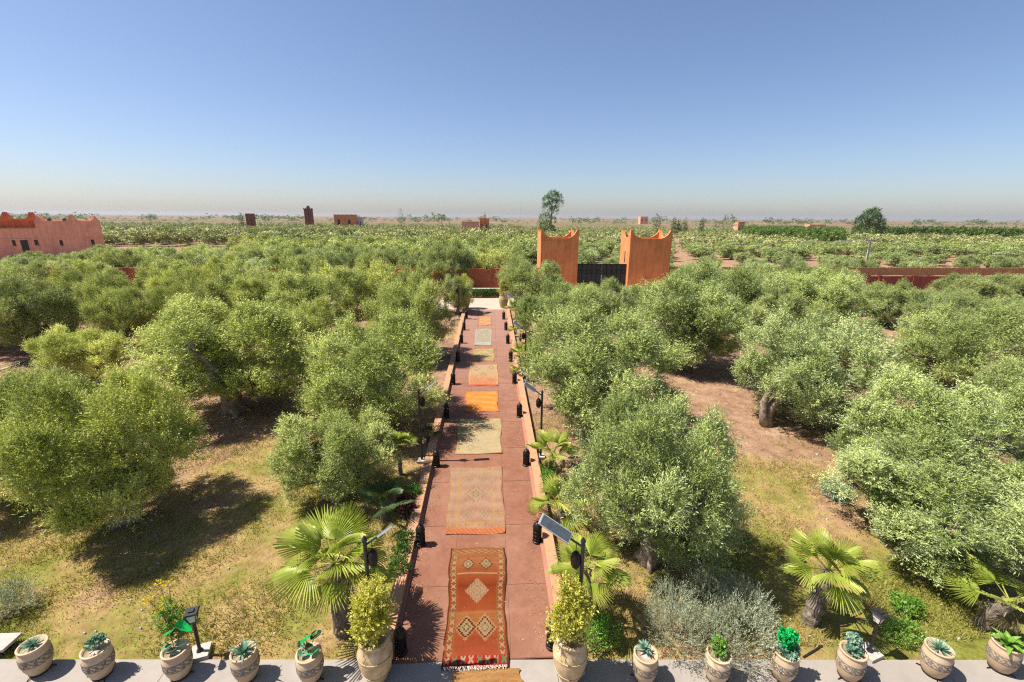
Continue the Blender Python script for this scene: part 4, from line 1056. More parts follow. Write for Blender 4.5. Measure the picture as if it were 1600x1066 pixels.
# ------------------------------------------------------------------ olive trees near the path, one by one
HAND = [  # base px, py, crown width px, top py, warmth, brightness, label, prototype
 (172, 815, 250, 575, .9, 1.0, 'large yellow green olive tree on the left lawn, its shadow reaching towards the planters', 0),
 (20, 770, 215, 565, .55, .95, 'dark dense olive tree cut off by the left edge beside the large left lawn tree', 1),
 (352, 644, 268, 463, .7, 1.0, 'broad olive tree with a thick pale visible trunk in the left grove', 2),
 (522, 775, 178, 642, .5, .95, 'small bushy olive tree right behind the large left fan palm', 3),
 (585, 662, 228, 490, .55, 1.0, 'spreading olive tree left of the path level with the orange carpet', 4),
 (640, 560, 135, 428, .6, 1.0, 'olive tree leaning over the left kerb level with the white carpet', 5),
 (125, 604, 130, 510, .85, 1.05, 'small light green olive bush in the left grove beside the sandy track', 3),
 (40, 552, 150, 428, .6, .85, 'dark olive tree beyond the sandy track at the left edge', 0),
 (190, 545, 105, 440, .75, .9, 'tall narrow olive tree just behind the small light green bush', 1),
 (500, 532, 150, 418, .6, .95, 'large rounded olive tree between the thick trunk tree and the path', 2),
 (1024, 878, 262, 606, .22, 1.02, 'large silvery olive tree nearest on the right of the path, behind the silver bush', 4),
 (935, 662, 250, 478, .35, 1.0, 'wide olive tree with dark visible trunk right of the path by the orange carpet', 5),
 (885, 562, 150, 440, .35, 1.0, 'rounded olive tree right of the path in front of the left gate tower', 0),
 (1070, 574, 195, 425, .25, 1.0, 'tall olive tree with dark shadow on bare soil, below the right gate tower', 1),
 (1485, 782, 262, 588, .2, 1.0, 'big silvery olive tree near the right edge, behind the nearest right edge tree', 2),
 (1478, 872, 285, 700, .18, .9, 'nearest big olive tree at the right edge above the sparse palm', 3),
 (1392, 765, 150, 640, .2, .95, 'smaller olive tree pressed against the left side of the big right edge trees', 5),
 (1500, 605, 190, 475, .3, 1.0, 'wide pale olive tree at the right edge beyond the big silvery one', 4),
 (1265, 512, 150, 420, .3, 1.0, 'olive tree just beyond the leaning one on the right', 5),
 (1385, 508, 90, 437, .25, .95, 'olive tree standing in front of the left part of the dark red wall', 0),
 (1518, 488, 108, 425, .3, .85, 'dark rounded olive tree in front of the red wall near the right edge', 1),
 (1605, 490, 90, 430, .3, .95, 'olive tree cut off by the right edge in front of the red wall', 2),
 (1085, 508, 105, 404, .25, .95, 'olive tree with its crown against the right gate tower base', 5),
 (1222, 492, 120, 410, .25, 1.0, 'olive tree before the dark red wall, right of the right gate tower', 0),
 (1302, 486, 92, 412, .3, .95, 'small olive tree before the wall left of the utility pole', 4),
 (1150, 512, 130, 410, .25, 1.0, 'olive tree just behind the tall tree on bare soil below the right tower', 3),
 (830, 480, 104, 398, .35, .92, 'rounded grey green olive tree between the path end and the left gate tower', 4),
 (700, 452, 92, 374, .3, .9, 'olive tree hanging over the orange wall at the left of the path end', 0),
 (900, 500, 80, 440, .4, 1.0, 'olive tree standing in front of the foot of the left gate tower', 2),
 (1605, 700, 160, 560, .25, 1.0, 'olive tree partly outside the right edge, behind the big silvery one', 0),
 (715, 490, 50, 428, .5, 1.0, 'slim olive tree beside the far left jar', 3),
]
taken = []
for px, py, wpx, top, wm, br, lab, i in HAND:
    p = G(px, py); wd = px_size(wpx, p)*.93; h = min(max(h_at(p, top)*.95, 2.1), 7.0)
    for _ in range(6):      # px is where the middle of the crown is seen
        q = CM.transposed() @ (p+Vector((0, 0, h*.5))-Vector((0, 0, CAM_H))); p.x += (px-(800-FPX*q.x/q.z))*-q.z/FPX*.8
    taken.append((p.x, p.y, wd*.5)); olive(p.x, p.y, wd, h, lab, 'olive trees in the garden', 'near', wm, br, i)
# the leaning olive: bent trunk at the left, crown thrown to the right
p = G(1197, 664); cpx = G(1290, 668); t = thing('olive_tree', 'leaning olive tree with a twisted pale trunk and its crown thrown to the right', 'olive tree', p, 0, 'olive trees in the garden')
lob = olive_lobes(977, 2.7, 4.7, .3, 26); off = Vector((2.2, .3, -.1))
V, tt = foliage(979, lob, 18500, 12, .14, .025, .42, .7, .75, .2, zmin=.3, inner=.08, shell=(.62, 1.0), tufts=11); c = link('crown', np_mesh('olive_crown_mesh', V, 4, M_OLIVE, tt), t, off); c.color = (.95, 1.0, 1.05, 1); c.scale = (1.12, 1.1, 1.05)
mb = MB(); r_ = random.Random(4)
mb.tube([(0, 0, -.1), (-.08, 0, .4), (.05, .0, .9), (.6, .1, 1.5), (1.5, .2, 2.1), (2.5, .3, 2.9)], [.34, .25, .22, .19, .16, .1], 10, 0, .22, r_)
mb.tube([(-.1, -.1, -.1), (-.3, -.15, .5), (-.35, -.1, 1.2), (.2, .1, 2.2), (1.0, .3, 3.2)], [.22, .16, .13, .1, .06], 9, 0, .25, r_)
for q in range(9):
    l = lob[q*2]; e = Vector(l[:3])+off; mb.tube([(1.2, .2, 1.95), Vector((1.2, .2, 1.95)).lerp(e, .5)+Vector((0, 0, .2)), e], [.14, .08, .03], 6, 0, .1, r_)
link('trunk', mb.mesh('leaning_trunk', M_BARK, True), t); taken.append((p.x+2.4, p.y, 3)); N_OLIVE[0] += 1

def in_view(x, y, h=3):
    q = CM.transposed() @ (Vector((x, y, T(x, y)+h))-Vector((0, 0, CAM_H)))
    if q.z > -3: return False
    px, py = 800-FPX*q.x/q.z, 533+FPX*q.y/q.z
    m_ = 2.6*FPX/-q.z
    return -m_ < px < 1600+m_ and py < 1250
def clear(x, y, rad):
    return all((x-a)**2+(y-b_)**2 > (rad+r)**2*.62 for a, b_, r in taken)
# planted rows inside the wall, on both sides
cand = []
for j in range(0, 12):
    for i in range(-12, 12):
        x = i*6.8+(3.4 if j % 2 else 0)+TR.uniform(-1.1, 1.1); y = 22.5+j*4.5+TR.uniform(-1.1, 1.1)
        if y > 50: continue
        if -5.2 < x < 5.0: continue
        if 42 < y < 51 and -9 < x < 21: continue          # driveway
        if (4 < x < 19 or x > 36) and y > 41: continue
        if 5 < x < 24 and y < 27: continue       # open lawn on the right
        if abs(x-tr[1].x) < 14 and abs(y-(tr[2].y)) < 2.0 and x < -22: continue
        cand.append((x, y))
for x, y in sorted(cand, key=lambda q: q[0]**2+q[1]**2):
    wd = TR.uniform(3.8, 5.2) if x < 0 else TR.uniform(4.0, 5.2)
    if not in_view(x, y) or not clear(x, y, wd*.46) or TR.random() < .16: continue
    taken.append((x, y, wd*.42))
    olive(x, y, wd, TR.uniform(4.0, 4.9) if x < 0 and y < 42 else TR.uniform(3.4, 3.9) if x < -32 else TR.uniform(4.2, 4.7) if x < 0 else TR.uniform(2.3, 2.9) if y > 40 else TR.uniform(3.2, 4.0), 'olive tree in the thick grove left of the path, behind the front trees' if x < 0 else 'olive tree in the open grove right of the path, in front of the red wall', 'olive trees in the left grove' if x < 0 else 'olive trees in the right grove', 'near' if y < 36 else 'mid', TR.uniform(.5, .95) if x < 0 else TR.uniform(.15, .4), TR.uniform(.85, 1.05))
# orchards beyond the wall: the nearest as trees, the rest as one mass
def nz(x, y, s): return math.sin(x*s+1.3*math.sin(y*s*.7))+math.sin(y*s*1.3+1.7*math.sin(x*s*.6))
orch = []
ca, sa = math.cos(R(21)), math.sin(R(21))
for i in range(-70, 90):
    for j in range(0, 110):
        u, v = i*6.9+TR.uniform(-.9, .9), 25+j*4.6+TR.uniform(-.7, .7)
        x, y = u*ca+v*sa, -u*sa+v*ca
        if y < GY+5 or y > 330 or x < 6+.06*(y-52): continue
        n_ = nz(x, y, .045)
        if y < 92 and x > 21 and TR.random() < (.86 if y < 72 else .6): continue                  # bare red soil behind the wall
        if y < 59 and x > 20: continue
        if TR.random() < (.07 if x < .35*y else .2): continue
        orch.append((x, y, TR.uniform(4.6, 5.6) if y > 92 else TR.uniform(3.6, 4.6), TR.uniform(2.7, 3.5) if y > 92 else TR.uniform(2.4, 3.0), .12 if y < 95 else .3, 'right'))
for i in range(-90, 14):
    for j in range(0, 62):
        x, y = i*6.6+TR.uniform(-1.6, 1.6)+(3 if j % 2 else 0), GY+5+j*4.9+TR.uniform(-1.4, 1.4)
        if y > 330 or x > 5+.06*(y-52): continue
        if nz(x+40, y, .05) < -1.05 and y > 70: continue
        if -128 < x < -58 and 72 < y < 130 and (y-72) > -.2*(x+58)*0 + 26: continue
        low = x < -.90*y+6 and y < 118              # low young trees before the pink building
        if low and y > 84: continue
        orch.append((x, y, TR.uniform(3.6, 4.6) if low else TR.uniform(4.4, 6.2), TR.uniform(2.5, 3.0) if low else TR.uniform(3.4, 4.6), TR.uniform(.2, .8), 'left'))
orch = [o for o in orch if in_view(o[0], o[1], 2)]
orch.sort(key=lambda o: o[1])
BLD = G(120, 402)
orch = [o for o in orch if not ((o[0]-BLD.x)*.72-(o[1]-BLD.y)*-.69 < 3 and o[0] < BLD.x+6 and o[1] > BLD.y-14 and o[1] < BLD.y+30 and o[0] > BLD.x-60)]
cut = max(0, 296-N_OLIVE[0])
for x, y, wd, h, wm, side in orch[:cut]:
    olive(x, y, wd, h, 'grey green orchard olive tree beyond the red wall on the right' if side == 'right' else 'orchard olive tree beyond the orange wall on the left', 'orchard olive trees beyond the right wall' if side == 'right' else 'orchard olive trees beyond the left wall', 'mid' if y < 75 else 'far', wm, TR.uniform(.8, 1.0))
def mass(name, spots, label, seed, sprigs, m, color=None):
    """crowns of many far trees merged into one uncountable mass"""
    g = np.random.default_rng(seed); Vs = []; ts = []; base = []
    for k in range(3):
        lob = olive_lobes(600+k+seed, 2.55, 4.9, .2, 7); base.append(foliage(620+k, lob, sprigs, 3, .95, .36, .5, zmin=.1, inner=.1))
    for x, y, wd, h, *_ in spots:
        V, t = base[g.integers(3)]; a = g.uniform(0, 6.28); s = wd/5.1
        c_, s_ = math.cos(a)*s, math.sin(a)*s
        Vs.append(np.stack([V[:, 0]*c_-V[:, 1]*s_+x, V[:, 0]*s_+V[:, 1]*c_+y, V[:, 2]*h/5+T(x, y)], -1)); ts.append(np.clip(t+g.normal(0, .09), 0, 1))
    o = link(name, np_mesh(name, np.concatenate(Vs), 4, m, np.concatenate(ts))); tag(o, label, name.replace('_', ' '), None, 'stuff')
    o.color = (*(color or (.8, .84, .8)), 1); return o
rest = orch[cut:]
print('olives', N_OLIVE[0], 'orchard total', len(orch), 'rest', len(rest))
nearr = [o for o in rest if o[1] < 170]; farr = [o for o in rest if o[1] >= 170]
mass('distant_orchard', nearr, 'rows of far olive trees merging into a grey green carpet', 1, 190, M_OLIVE, (.80, .76, .76))
mass('farthest_orchard', farr, 'farthest olive rows fading towards the plain', 2, 75, M_OLIVE, (.76, .72, .74))
# denser dark green plantation on the right, far hedge, tree lines on the horizon
g_ = random.Random(9); sp = []
for k in range(420):
    u, v = g_.random(), g_.random(); px = 1168+u*150*(1-.0*v)
    y = 175+v*110-u*55; p = at_y(px, max(y, 112)); sp.append((p.x, p.y, g_.uniform(4, 5), g_.uniform(4.6, 5.6)))
mass('green_plantation', sp, 'dense fresh green plantation among the grey olive rows on the right', 3, 110, M_GREEN, (1.45, 1.05, 1.3))
sp = []
for k in range(260):
    px = 1378+k*.95; p = at_y(px, 205+g_.uniform(-3, 3)-k*.09); sp.append((p.x, p.y, g_.uniform(4, 5.5), g_.uniform(4.5, 6)))
mass('far_hedge', sp, 'long dark hedge of trees across the plain on the right', 4, 90, M_GREEN, (1.2, .9, 1.1))
sp = []
for k in range(900):
    px = g_.uniform(-20, 1620); y = g_.choice((700, 900, 1200, 1500, 1900)); d = g_.random()
    hh = g_.uniform(3, 6) if d < .8 else g_.uniform(7, 12)
    if 520 < px < 700: hh *= 1.5
    if math.sin(px*.021)+math.sin(px*.057+1) < -.3: hh *= .5
    p = at_y(px, y+g_.uniform(-60, 60)); sp.append((p.x, p.y, hh*g_.uniform(1.2, 2.4), hh))
mass('horizon_treeline', sp, 'thin broken line of trees on the horizon', 5, 36, M_GREEN, (.75, .7, .65))
sp = []
for k in range(1500):
    px = g_.uniform(-30, 1630); y = 330*(1+g_.random()**2*1.6); p = at_y(px, y)
    if nz(p.x, p.y, .02) < -.2: continue
    sp.append((p.x, p.y, g_.uniform(2, 4.5), g_.uniform(1.2, 2.8)))
mass('plain_scrub', sp, 'scattered scrub and low bushes on the far plain', 6, 40, M_OLIVE, (.72, .66, .6))

# ------------------------------------------------------------------ single trees on the plain
def leaf_tree(p, h, lobes, trunk, m, label, cat='tree', n=900, ll=.6, lw=.25, color=(1, 1, 1), name='tree', seed=1, group=None):
    t = thing(name, label, cat, p, 0, group)
    V, tt = foliage(seed, lobes, n, 5, ll, lw, .9, .3, .8, .5, inner=.2, down=.5)
    o = link('crown', np_mesh('tree_crown', V, 4, m, tt), t); o.color = (*color, 1)
    mb = MB()
    for a in trunk: mb.tube(a[0], a[1], 7)
    link('trunk', mb.mesh('tree_trunk', M_BARK), t); return t
y = 215; p = at_y(861, y); s = y/FPX*1.0; h = h_at(p, 300)
u = h/47.
leaf_tree(p, h, [(1*u, 0, 42*u, 5.5*u), (6*u, 0, 41*u, 5*u), (-4*u, 0, 38*u, 5*u), (2*u, 0, 35*u, 5*u), (8*u, 0, 36*u, 4*u), (-4*u, 1, 31*u, 4.5*u), (3*u, 0, 28*u, 4*u), (-6*u, 0, 19*u, 6*u), (-5*u, 0, 11*u, 6.5*u), (-1*u, 0, 6*u, 6*u), (2*u, 0, 18*u, 3*u), (-7*u, 0, 5*u, 5*u)],
          [([(0, 0, -.5), (0, 0, 20*u), (1*u, 0, 38*u)], [.45, .32, .1]), ([(0, 0, 22*u), (4*u, 0, 32*u), (7*u, 0, 41*u)], [.25, .15, .06])], M_GREEN, 'tall eucalyptus tree with a broken crown rising above the horizon behind the gate', 'eucalyptus', 1900, .6, .24, (.95, .92, .85), 'eucalyptus_tree', 3)
y = 190; p = at_y(1360, y); h = h_at(p, 327); u = h/30.
leaf_tree(p, h, [(0, 0, 22*u, 7*u), (-7*u, 0, 17*u, 6*u), (7*u, 0, 18*u, 6*u), (3*u, 0, 26*u, 4.5*u), (-8*u, 0, 9*u, 6*u), (8*u, 0, 11*u, 6*u), (0, 0, 12*u, 7*u), (11*u, 0, 15*u, 4*u)], [([(0, 0, -.4), (0, 0, 18*u)], [.4, .15])], M_GREEN, 'round dark tree standing on the plain behind the right orchard', 'tree', 2200, .55, .25, (.75, .72, .68), 'plain_tree', 4)
p = at_y(1365, 178); leaf_tree(p, 3, [(0, 0, 1.6, 1.9), (1.8, 0, 1.3, 1.5), (-1.5, 0, 1.2, 1.4)], [([(0, 0, -.3), (0, 0, 1.5)], [.15, .05])], M_LIME, 'bright green bush at the foot of the round dark tree', 'bush', 300, .4, .2, name='green_bush', seed=5)
y = 230; p = at_y(1139, y); h = h_at(p, 336); u = h/17.
leaf_tree(p, h, [(0, 0, 9*u, 6*u), (-6*u, 0, 7*u, 5*u), (5*u, 0, 8*u, 5*u), (0, 0, 13*u, 4*u)], [([(0, 0, -.4), (0, 0, 8*u)], [.3, .1])], M_GREEN, 'round dark tree right of the row of cypresses beyond the gate', 'tree', 450, .5, .22, (.8, .75, .7), 'plain_tree', 6)
p = at_y(1108, 232); leaf_tree(p, 3, [(0, 0, 1.6, 1.9), (2, 0, 1.4, 1.6), (-2, 0, 1.3, 1.6)], [([(0, 0, -.3), (0, 0, 1.5)], [.15, .05])], M_GREEN, 'green bush between the last cypress and the round dark tree', 'bush', 250, .45, .2, (1.3, 1.2, .8), 'green_bush', 7)
p = at_y(1219, 260); leaf_tree(p, 5, [(0, 0, 2.4, 2.4), (1.5, 0, 2, 1.8)], [([(0, 0, -.3), (0, 0, 2)], [.15, .05])], M_GREEN, 'small dark tree behind the green plantation', 'tree', 250, .5, .22, (.9, .85, .8), 'plain_tree', 8)
for px, w_, top, yy, lab in ((1027, 5, 333, 240, 'tallest grey green cypress beyond the right gate tower'), (1054, 3.4, 339, 225, 'slim dark cypress right of the tallest one'), (1062, 2.4, 341, 225, 'short thin cypress between two dark ones'), (1071, 4, 340, 225, 'broad dark cypress in the middle of the row'), (1098, 3, 339.5, 225, 'lone dark cypress at the right end of the row'),
                        (627, 4, 325, 420, 'tall pointed cypress on the left horizon'), (376.5, 3.2, 332, 260, 'pointed cypress beside the small red tower on the left'), (1361*0+757.5, 2, 332, 420, 'thin cypress on the horizon above the low red hut')):
    p = at_y(px, yy); h = h_at(p, top); w2 = w_*yy/FPX
    leaf_tree(p, h, [(0, 0, h*.18, w2*.9), (0, 0, h*.38, w2), (0, 0, h*.58, w2*.85), (0, 0, h*.76, w2*.6), (0, 0, h*.9, w2*.3)], [([(0, 0, -.3), (0, 0, h*.6)], [.15, .05])], M_GREEN, lab, 'cypress', 260, .5, .2, (.6, .62, .6), 'cypress_tree', int(px), 'cypresses on the plain')
# date palm on the left plain
p = at_y(690, 250); h = h_at(p, 333); t = thing('date_palm', 'lone feathery palm tree standing on the plain left of the path', 'palm', p)
mb = MB(); mb.tube([(0, 0, -.3), (.1, 0, h*.5), (0, 0, h*.82)], [.28, .22, .2], 7); link('trunk', mb.mesh('date_trunk', M_BARK), t)
for k in range(14):
    o = link('frond', FRK[k % 2], t, (0, 0, h*.82)); o.rotation_euler = Matrix(Matrix.Rotation(k*2.4, 3, 'Z') @ Matrix.Rotation(-.9+k*.11, 3, 'Y')).to_euler(); o.scale = (2.0, 2.0, 2.0)
# yellow green bush before the right tower
p = G(1013, 452); shrub(p, [(0, 0, 1.5, .95), (-.8, 0, 1.4, .8), (.7, .1, 1.9, .8), (.1, 0, 2.4, .8), (-.6, 0, 2.2, .7)], 900, 9, .16, .05, .35, M_OLIVE, 'small yellow green tree in front of the right gate tower', 'tree', None, 41, color=(1.25, 1.1, .6), name='small_tree')

# ------------------------------------------------------------------ buildings
# pink building on the left, facing the camera
def pink_building():
    c = G(168, 401); ang = R(40); z0 = c.z
    t = thing('pink_building', 'long pink earth building with horned parapets at the left edge', 'building', c, ang)
    X = Vector((math.cos(ang), math.sin(ang), 0)); N = Vector((math.sin(ang), -math.cos(ang), 0))
    def loc(px, py):
        d = ray(px, py); k = (c-Vector((0, 0, CAM_H))).dot(N)/d.dot(N); q = Vector((0, 0, CAM_H))+d*k-c
        return q.dot(X), q.z
    xa = loc(62, 380)[0]; xl = loc(-60, 380)[0]; zt = loc(115, 345.5)[1]; zh = loc(158, 336.3)[1]; zs = loc(115, 373.5)[1]
    zl = loc(30, 357.5)[1]
    mb = MB(); mb.box(xa, 0, 0, 12, -2, zt-.3); link('wall', mb.mesh('main_block', M_PINK), t)
    xm = loc(111, 340)[0]; wm = loc(118.5, 340)[0]-xm; e = (0-xa)
    def horn(x0, x1, zlow, zhigh, xs_):
        """parapet outline with raised concave horns centred at xs_"""
        pts = []
        for xx in xs_:
            wd = wm*1.0
            for f, k in ((-1.55, 0), (-1.2, .12), (-.85, .38), (-.6, .75), (-.45, 1), (.45, 1), (.6, .75), (.85, .38), (1.2, .12), (1.55, 0)):
                x = xx+f*wd
                if x0 <= x <= x1: pts.append((x, zlow+(zhigh-zlow)*k))
        if pts[0][0] > x0+.01: pts.insert(0, (x0, pts[0][1] if pts[0][0]-x0 < .6 else zlow))
        if pts[-1][0] < x1-.01: pts.append((x1, pts[-1][1] if x1-pts[-1][0] < .6 else zlow))
        return [(x0, zlow-.3)]+pts+[(x1, zlow-.3)]
    mb = MB(); mb.prism(horn(xa, 0, zt, zh, [xa+.3, xm+wm*.1, -.3]), 0, .35); mb.prism(horn(xa, 0, zt, zh, [xa+.3, xm, -.3]), 11.65, 12)
    for x in (-.35, xa):
        mb.box(x, x+.35, .36, 11.64, zt-.298, zt)
    link('parapet', mb.mesh('main_parapet', M_PINK), t)
    mb = MB(); mb.box(xa-.01, .06, -.07, -.003, zs, zs+.22); mb.box(xl, xa-.02, -.07, -.003, zs, zs+.22); link('string_course', mb.mesh('string_course', M_PINK), t)
    mb = MB(); mb.box(xl, xa-.003, .05, 12, -2, zl); link('wing', mb.mesh('left_wing', M_PINK), t)
    mb = MB(); mb.box(xl, xa-.01, .0, .5, zl+.002, zl+.12); link('wing_coping', mb.mesh('wing_coping', M_KERB), t)
    # set back orange upper storey over the wing
    zu = loc(25, 345.5)[1]; zuh = loc(50, 336)[1]; xr = loc(54, 340)[0]
    mb = MB(); mb.prism(horn(xl, xr, zu+.4, zuh+.5, [xl+4, loc(6, 340)[0], xr-.5]), 3.2, 3.6); mb.box(xl, xr, 3.7, 9, zl+.002, zu+.1); link('upper_storey', mb.mesh('upper_storey', M_TOWERIN), t)
    for px, w_, y0, y1 in ((22, 5, 375, 384.5), (57, 5.5, 375, 383.5), (96, 5, 375.5, 384), (145.5, 5, 374.5, 383.5)):
        xc_, _ = loc(px, 380); hw = (loc(px+w_/2, 380)[0]-xc_); z1, z2 = loc(px, y1)[1], loc(px, y0)[1]
        mb = MB(); mb.box(xc_-hw, xc_+hw, -.03, .03, z1, z2); wn = link('window', mb.mesh('window_opening', M_DARKW), t)
        mb = MB(); mb.box(xc_-hw-.1, xc_+hw+.1, -.1, -.031, z1-.12, z1-.01); link('frame', mb.mesh('window_frame', M_PINK), wn)
    xc_, _ = loc(39.5, 385); hw = loc(44.5, 385)[0]-xc_; z1, z2 = loc(39, 397)[1], loc(39, 375.5)[1]
    mb = MB(); mb.box(xc_-hw, xc_+hw, -.03, .04, z1, z2); d_ = link('door', mb.mesh('balcony_door', M_DARKW), t)
    mb = MB()
    for k in range(4):
        x = xc_-hw+hw*2*k/3; mb.box(x-.05, x+.05, -.07, -.031, z1, z2)
    link('door_bars', mb.mesh('door_bars', M_BLACK), d_)
    xa2, xb2 = loc(12, 402)[0], loc(44, 402)[0]; zr = loc(20, 399.5)[1]
    mb = MB(); mb.box(xa2, xb2, -1.3, -1.15, zr-.12, zr); mb.box(xa2, xa2+.15, -1.3, -1.15, -2, zr-.121); mb.box(xb2-.15, xb2, -1.3, -1.15, -2, zr-.121); link('awning_frame', mb.mesh('awning_frame', M_BLACK), t)
    mb = MB(); mb.box(xa2+.2, xb2-.2, -.2, -.004, -2, zr-.35); link('pale_panel', mb.mesh('pale_panel', M_WHITEW), t)
    # small roof details
    for px in (76, 100):
        x, z = loc(px, 343); mb = MB(); mb.lathe([(.3, 0), (.3, .7), (.2, .85)], 12, 0, (x, 2.5, zt-.3)); link('roof_vent', mb.mesh('roof_vent', M_BLACK), t)
pink_building()
def block(px, py_top, wpx, y, label, m, dep=6, rz=0, cat='building', name='farm_building', detail='hut', group=None, low=0):
    p = at_y(px, y); h = h_at(p, py_top); w_ = wpx*y/FPX
    t = thing(name, label, cat, p, rz, group); mb = MB(); mb.box(-w_/2, w_/2, 0, dep, -4, h); link('wall', mb.mesh('hut_wall', m), t)
    mb = MB(); mb.box(-w_/2-.1, w_/2+.1, -.1, dep+.1, h+.002, h+.25); link('roof', mb.mesh('hut_roof', m), t)
    for f in () if 'shed' in name or 'wall' in name else (-.28, .22):
        mb = MB(); mb.box(f*w_-w_*.06, f*w_+w_*.06, -.04, .05, h*.35, h*.72); link('window', mb.mesh('hut_window', M_DARKW), t)
    return t
# red watch tower with a nest on top
p = at_y(482.5, 290); t = thing('watch_tower', 'tall red earth tower with a dark nest on top, far left of the path', 'tower', p, .3); h = h_at(p, 328); w_ = 12.5*290/FPX
mb = MB(); mb.box(-w_/2, w_/2, 0, w_, -5, h, taper=.92); link('wall', mb.mesh('watch_wall', M_REDWALL), t)
mb = MB(); mb.box(-w_*.5, w_*.5, -.15, w_+.1, h+.002, h+.7)
for k in range(5): mb.box(-w_*.5+k*w_*.22, -w_*.5+k*w_*.22+w_*.1, -.15, .25, h+.701, h+1.15)
link('parapet', mb.mesh('watch_parapet', M_REDWALL), t)
mb = MB(); mb.lathe([(.9, 0), (1.1, .5), (.8, 1.3), (.5, 1.8)], 10, 0, (0, w_/2, h+.7)); link('nest', mb.mesh('nest', M_BLACK), t)
mb = MB(); mb.box(-.1, .9, -.05, .08, h*.12, h*.28); link('window', mb.mesh('watch_window', M_DARKW), t)
mb = MB(); mb.box(-.3, .1, -.03, .3, h*.5, h*.95); link('slit', mb.mesh('watch_slit', M_DARKW), t)
block(389.5, 334.5, 10, 255, 'small square red tower beside the pointed cypress on the left', M_REDWALL, 4, .2, 'tower', 'small_tower')
block(538, 336, 30, 300, 'unfinished low red building with dark openings right of the watch tower', M_TOWER, 8, .1)
block(561, 340, 8, 310, 'pale low house beside the unfinished red building', M_WHITEW, 6, .1, name='farm_house')
block(757, 342, 14, 215, 'low orange hut behind the orchard above the path', M_TOWER, 5, 0)
block(735, 347, 26, 212, 'long low reddish farm wall left of the orange hut', M_PINK, 2, 0, 'wall', 'farm_wall')
block(1007, 338.8, 12, 700, 'small pale building on the horizon above the right gate tower', M_PINK, 10, 0)
block(1160, 347.3, 10, 260, 'small red hut beside the green plantation', M_PINK, 5, 0)
block(1280, 351.5, 26, 300, 'long low grey red shed left of the round dark tree', M_PINK, 5, 0, name='farm_shed')
# ------------------------------------------------------------------ utility poles and wires
def pole(px, py, top, label, r=.13, lean=0, y=None):
    b = G(px, py) if y is None else at_y(px, y); h = h_at(b, top)
    t = thing('utility_pole', label, 'utility pole', b, 0, 'utility poles'); mb = MB(); mb.box(-r, r, -r*.7, r*.7, -1, h, taper=.6); link('pole', mb.mesh('utility_pole', M_POLE), t)
    mb = MB(); mb.box(-.9, .9, -.05, .05, h-.35, h-.22)
    for x in (-.8, 0, .8): mb.tube([(x, 0, h-.22), (x, 0, h-.02)], .05, 5)
    link('crossarm', mb.mesh('pole_crossarm', M_POLE), t); return b, h
b1, h1 = pole(1368, 432, 373, 'grey concrete utility pole behind the red wall carrying wires', .17, y=66)
pole(203, 378, 347, 'pale utility pole right of the pink building', .14)
pole(372, 392, 362, 'pale utility pole in the left orchard before the small red tower', .13)
pole(544*0+813.5, 345, 319, 'thin far utility pole left of the eucalyptus', .14)
a = b1+Vector((0, 0, h1-.1)); ends = [a+Vector((-32, 55, -1.5)), a+Vector((40, -2, -1.2))]
for e, lab in zip(ends, ('dark overhead wire running left from the concrete pole', 'dark overhead wire running right from the concrete pole')):
    mb = MB()
    for o_ in (-.8, .8):
        q = []
        for k in range(13):
            f = k/12; v = a.lerp(e, f); q.append(v+Vector((o_, 0, -1.5*4*f*(1-f)))-a)
        mb.tube(q, .022, 4)
    o = link('overhead_wire', mb.mesh('wire', M_BLACK), None, a); tag(o, lab, 'wire')

# ------------------------------------------------------------------ lawn: tufts of grass close to the house
g = np.random.default_rng(77); N = 260000
gx = g.uniform(-19, 21, N); gy = 7.9+g.random(N)**1.4*13
keep = (gy > 7.95-.043*gx) & ~((gx > PX0-.34) & (gx < PX1+.34)) & (np.abs(gx) < 1.25*gy+2)
pat = np.sin(gx*1.1+np.sin(gy*.9)*2)+np.sin(gy*1.3+np.sin(gx*.7)*2)+g.normal(0, .7, N)-np.clip((gy-11)/6, 0, 2.2)
keep &= pat > -.5
gx, gy, pat = gx[keep], gy[keep], pat[keep]; n = len(gx)
gz_ = 1.08*np.clip((gy-7.3)/42.7, 0, 1)
a = g.uniform(0, 6.28, n); hh = g.uniform(.025, .075, n)*(1+.3*np.clip(pat, 0, 2)); lx = g.normal(0, .6, n)*hh; ly = g.normal(0, .6, n)*hh
wv = np.stack([np.cos(a)*.013, np.sin(a)*.013, np.zeros(n)], -1)
P0 = np.stack([gx, gy, gz_-.02], -1); tip = P0+np.stack([lx, ly, hh+.02], -1)
V = np.stack([P0-wv, P0+wv, tip+wv*.25, tip-wv*.25], 1).reshape(-1, 3)
M_GRASS = leaf_mat('lawn_grass', (0.425, 0.332, 0.145), (0.340, 0.315, 0.076), (0.221, 0.246, 0.038), trans=.3, use_obj=False, rough=.7)
o = link('grass', np_mesh('grass_blades', V, 4, M_GRASS, np.clip(.25+.22*pat+g.normal(0, .22, n), 0, 1))); tag(o, 'short patchy grass growing on the lawn', 'grass', None, 'stuff')
n2 = 1500; cx = g.uniform(-17, 19, n2); cy = 8.2+g.random(n2)**1.3*11
ok = ~((cx > PX0-.45) & (cx < PX1+.45)) & (cy > 8.15-.043*cx) & (np.sin(cx*1.1+np.sin(cy*.9)*2)+np.sin(cy*1.3+np.sin(cx*.7)*2)+g.normal(0, .6, n2) > -.1)
cx, cy = cx[ok], cy[ok]; m2 = 14; n2 = len(cx)
bx = np.repeat(cx, m2)+g.normal(0, .045, n2*m2); by = np.repeat(cy, m2)+g.normal(0, .045, n2*m2); bz = 1.08*np.clip((by-7.3)/42.7, 0, 1)
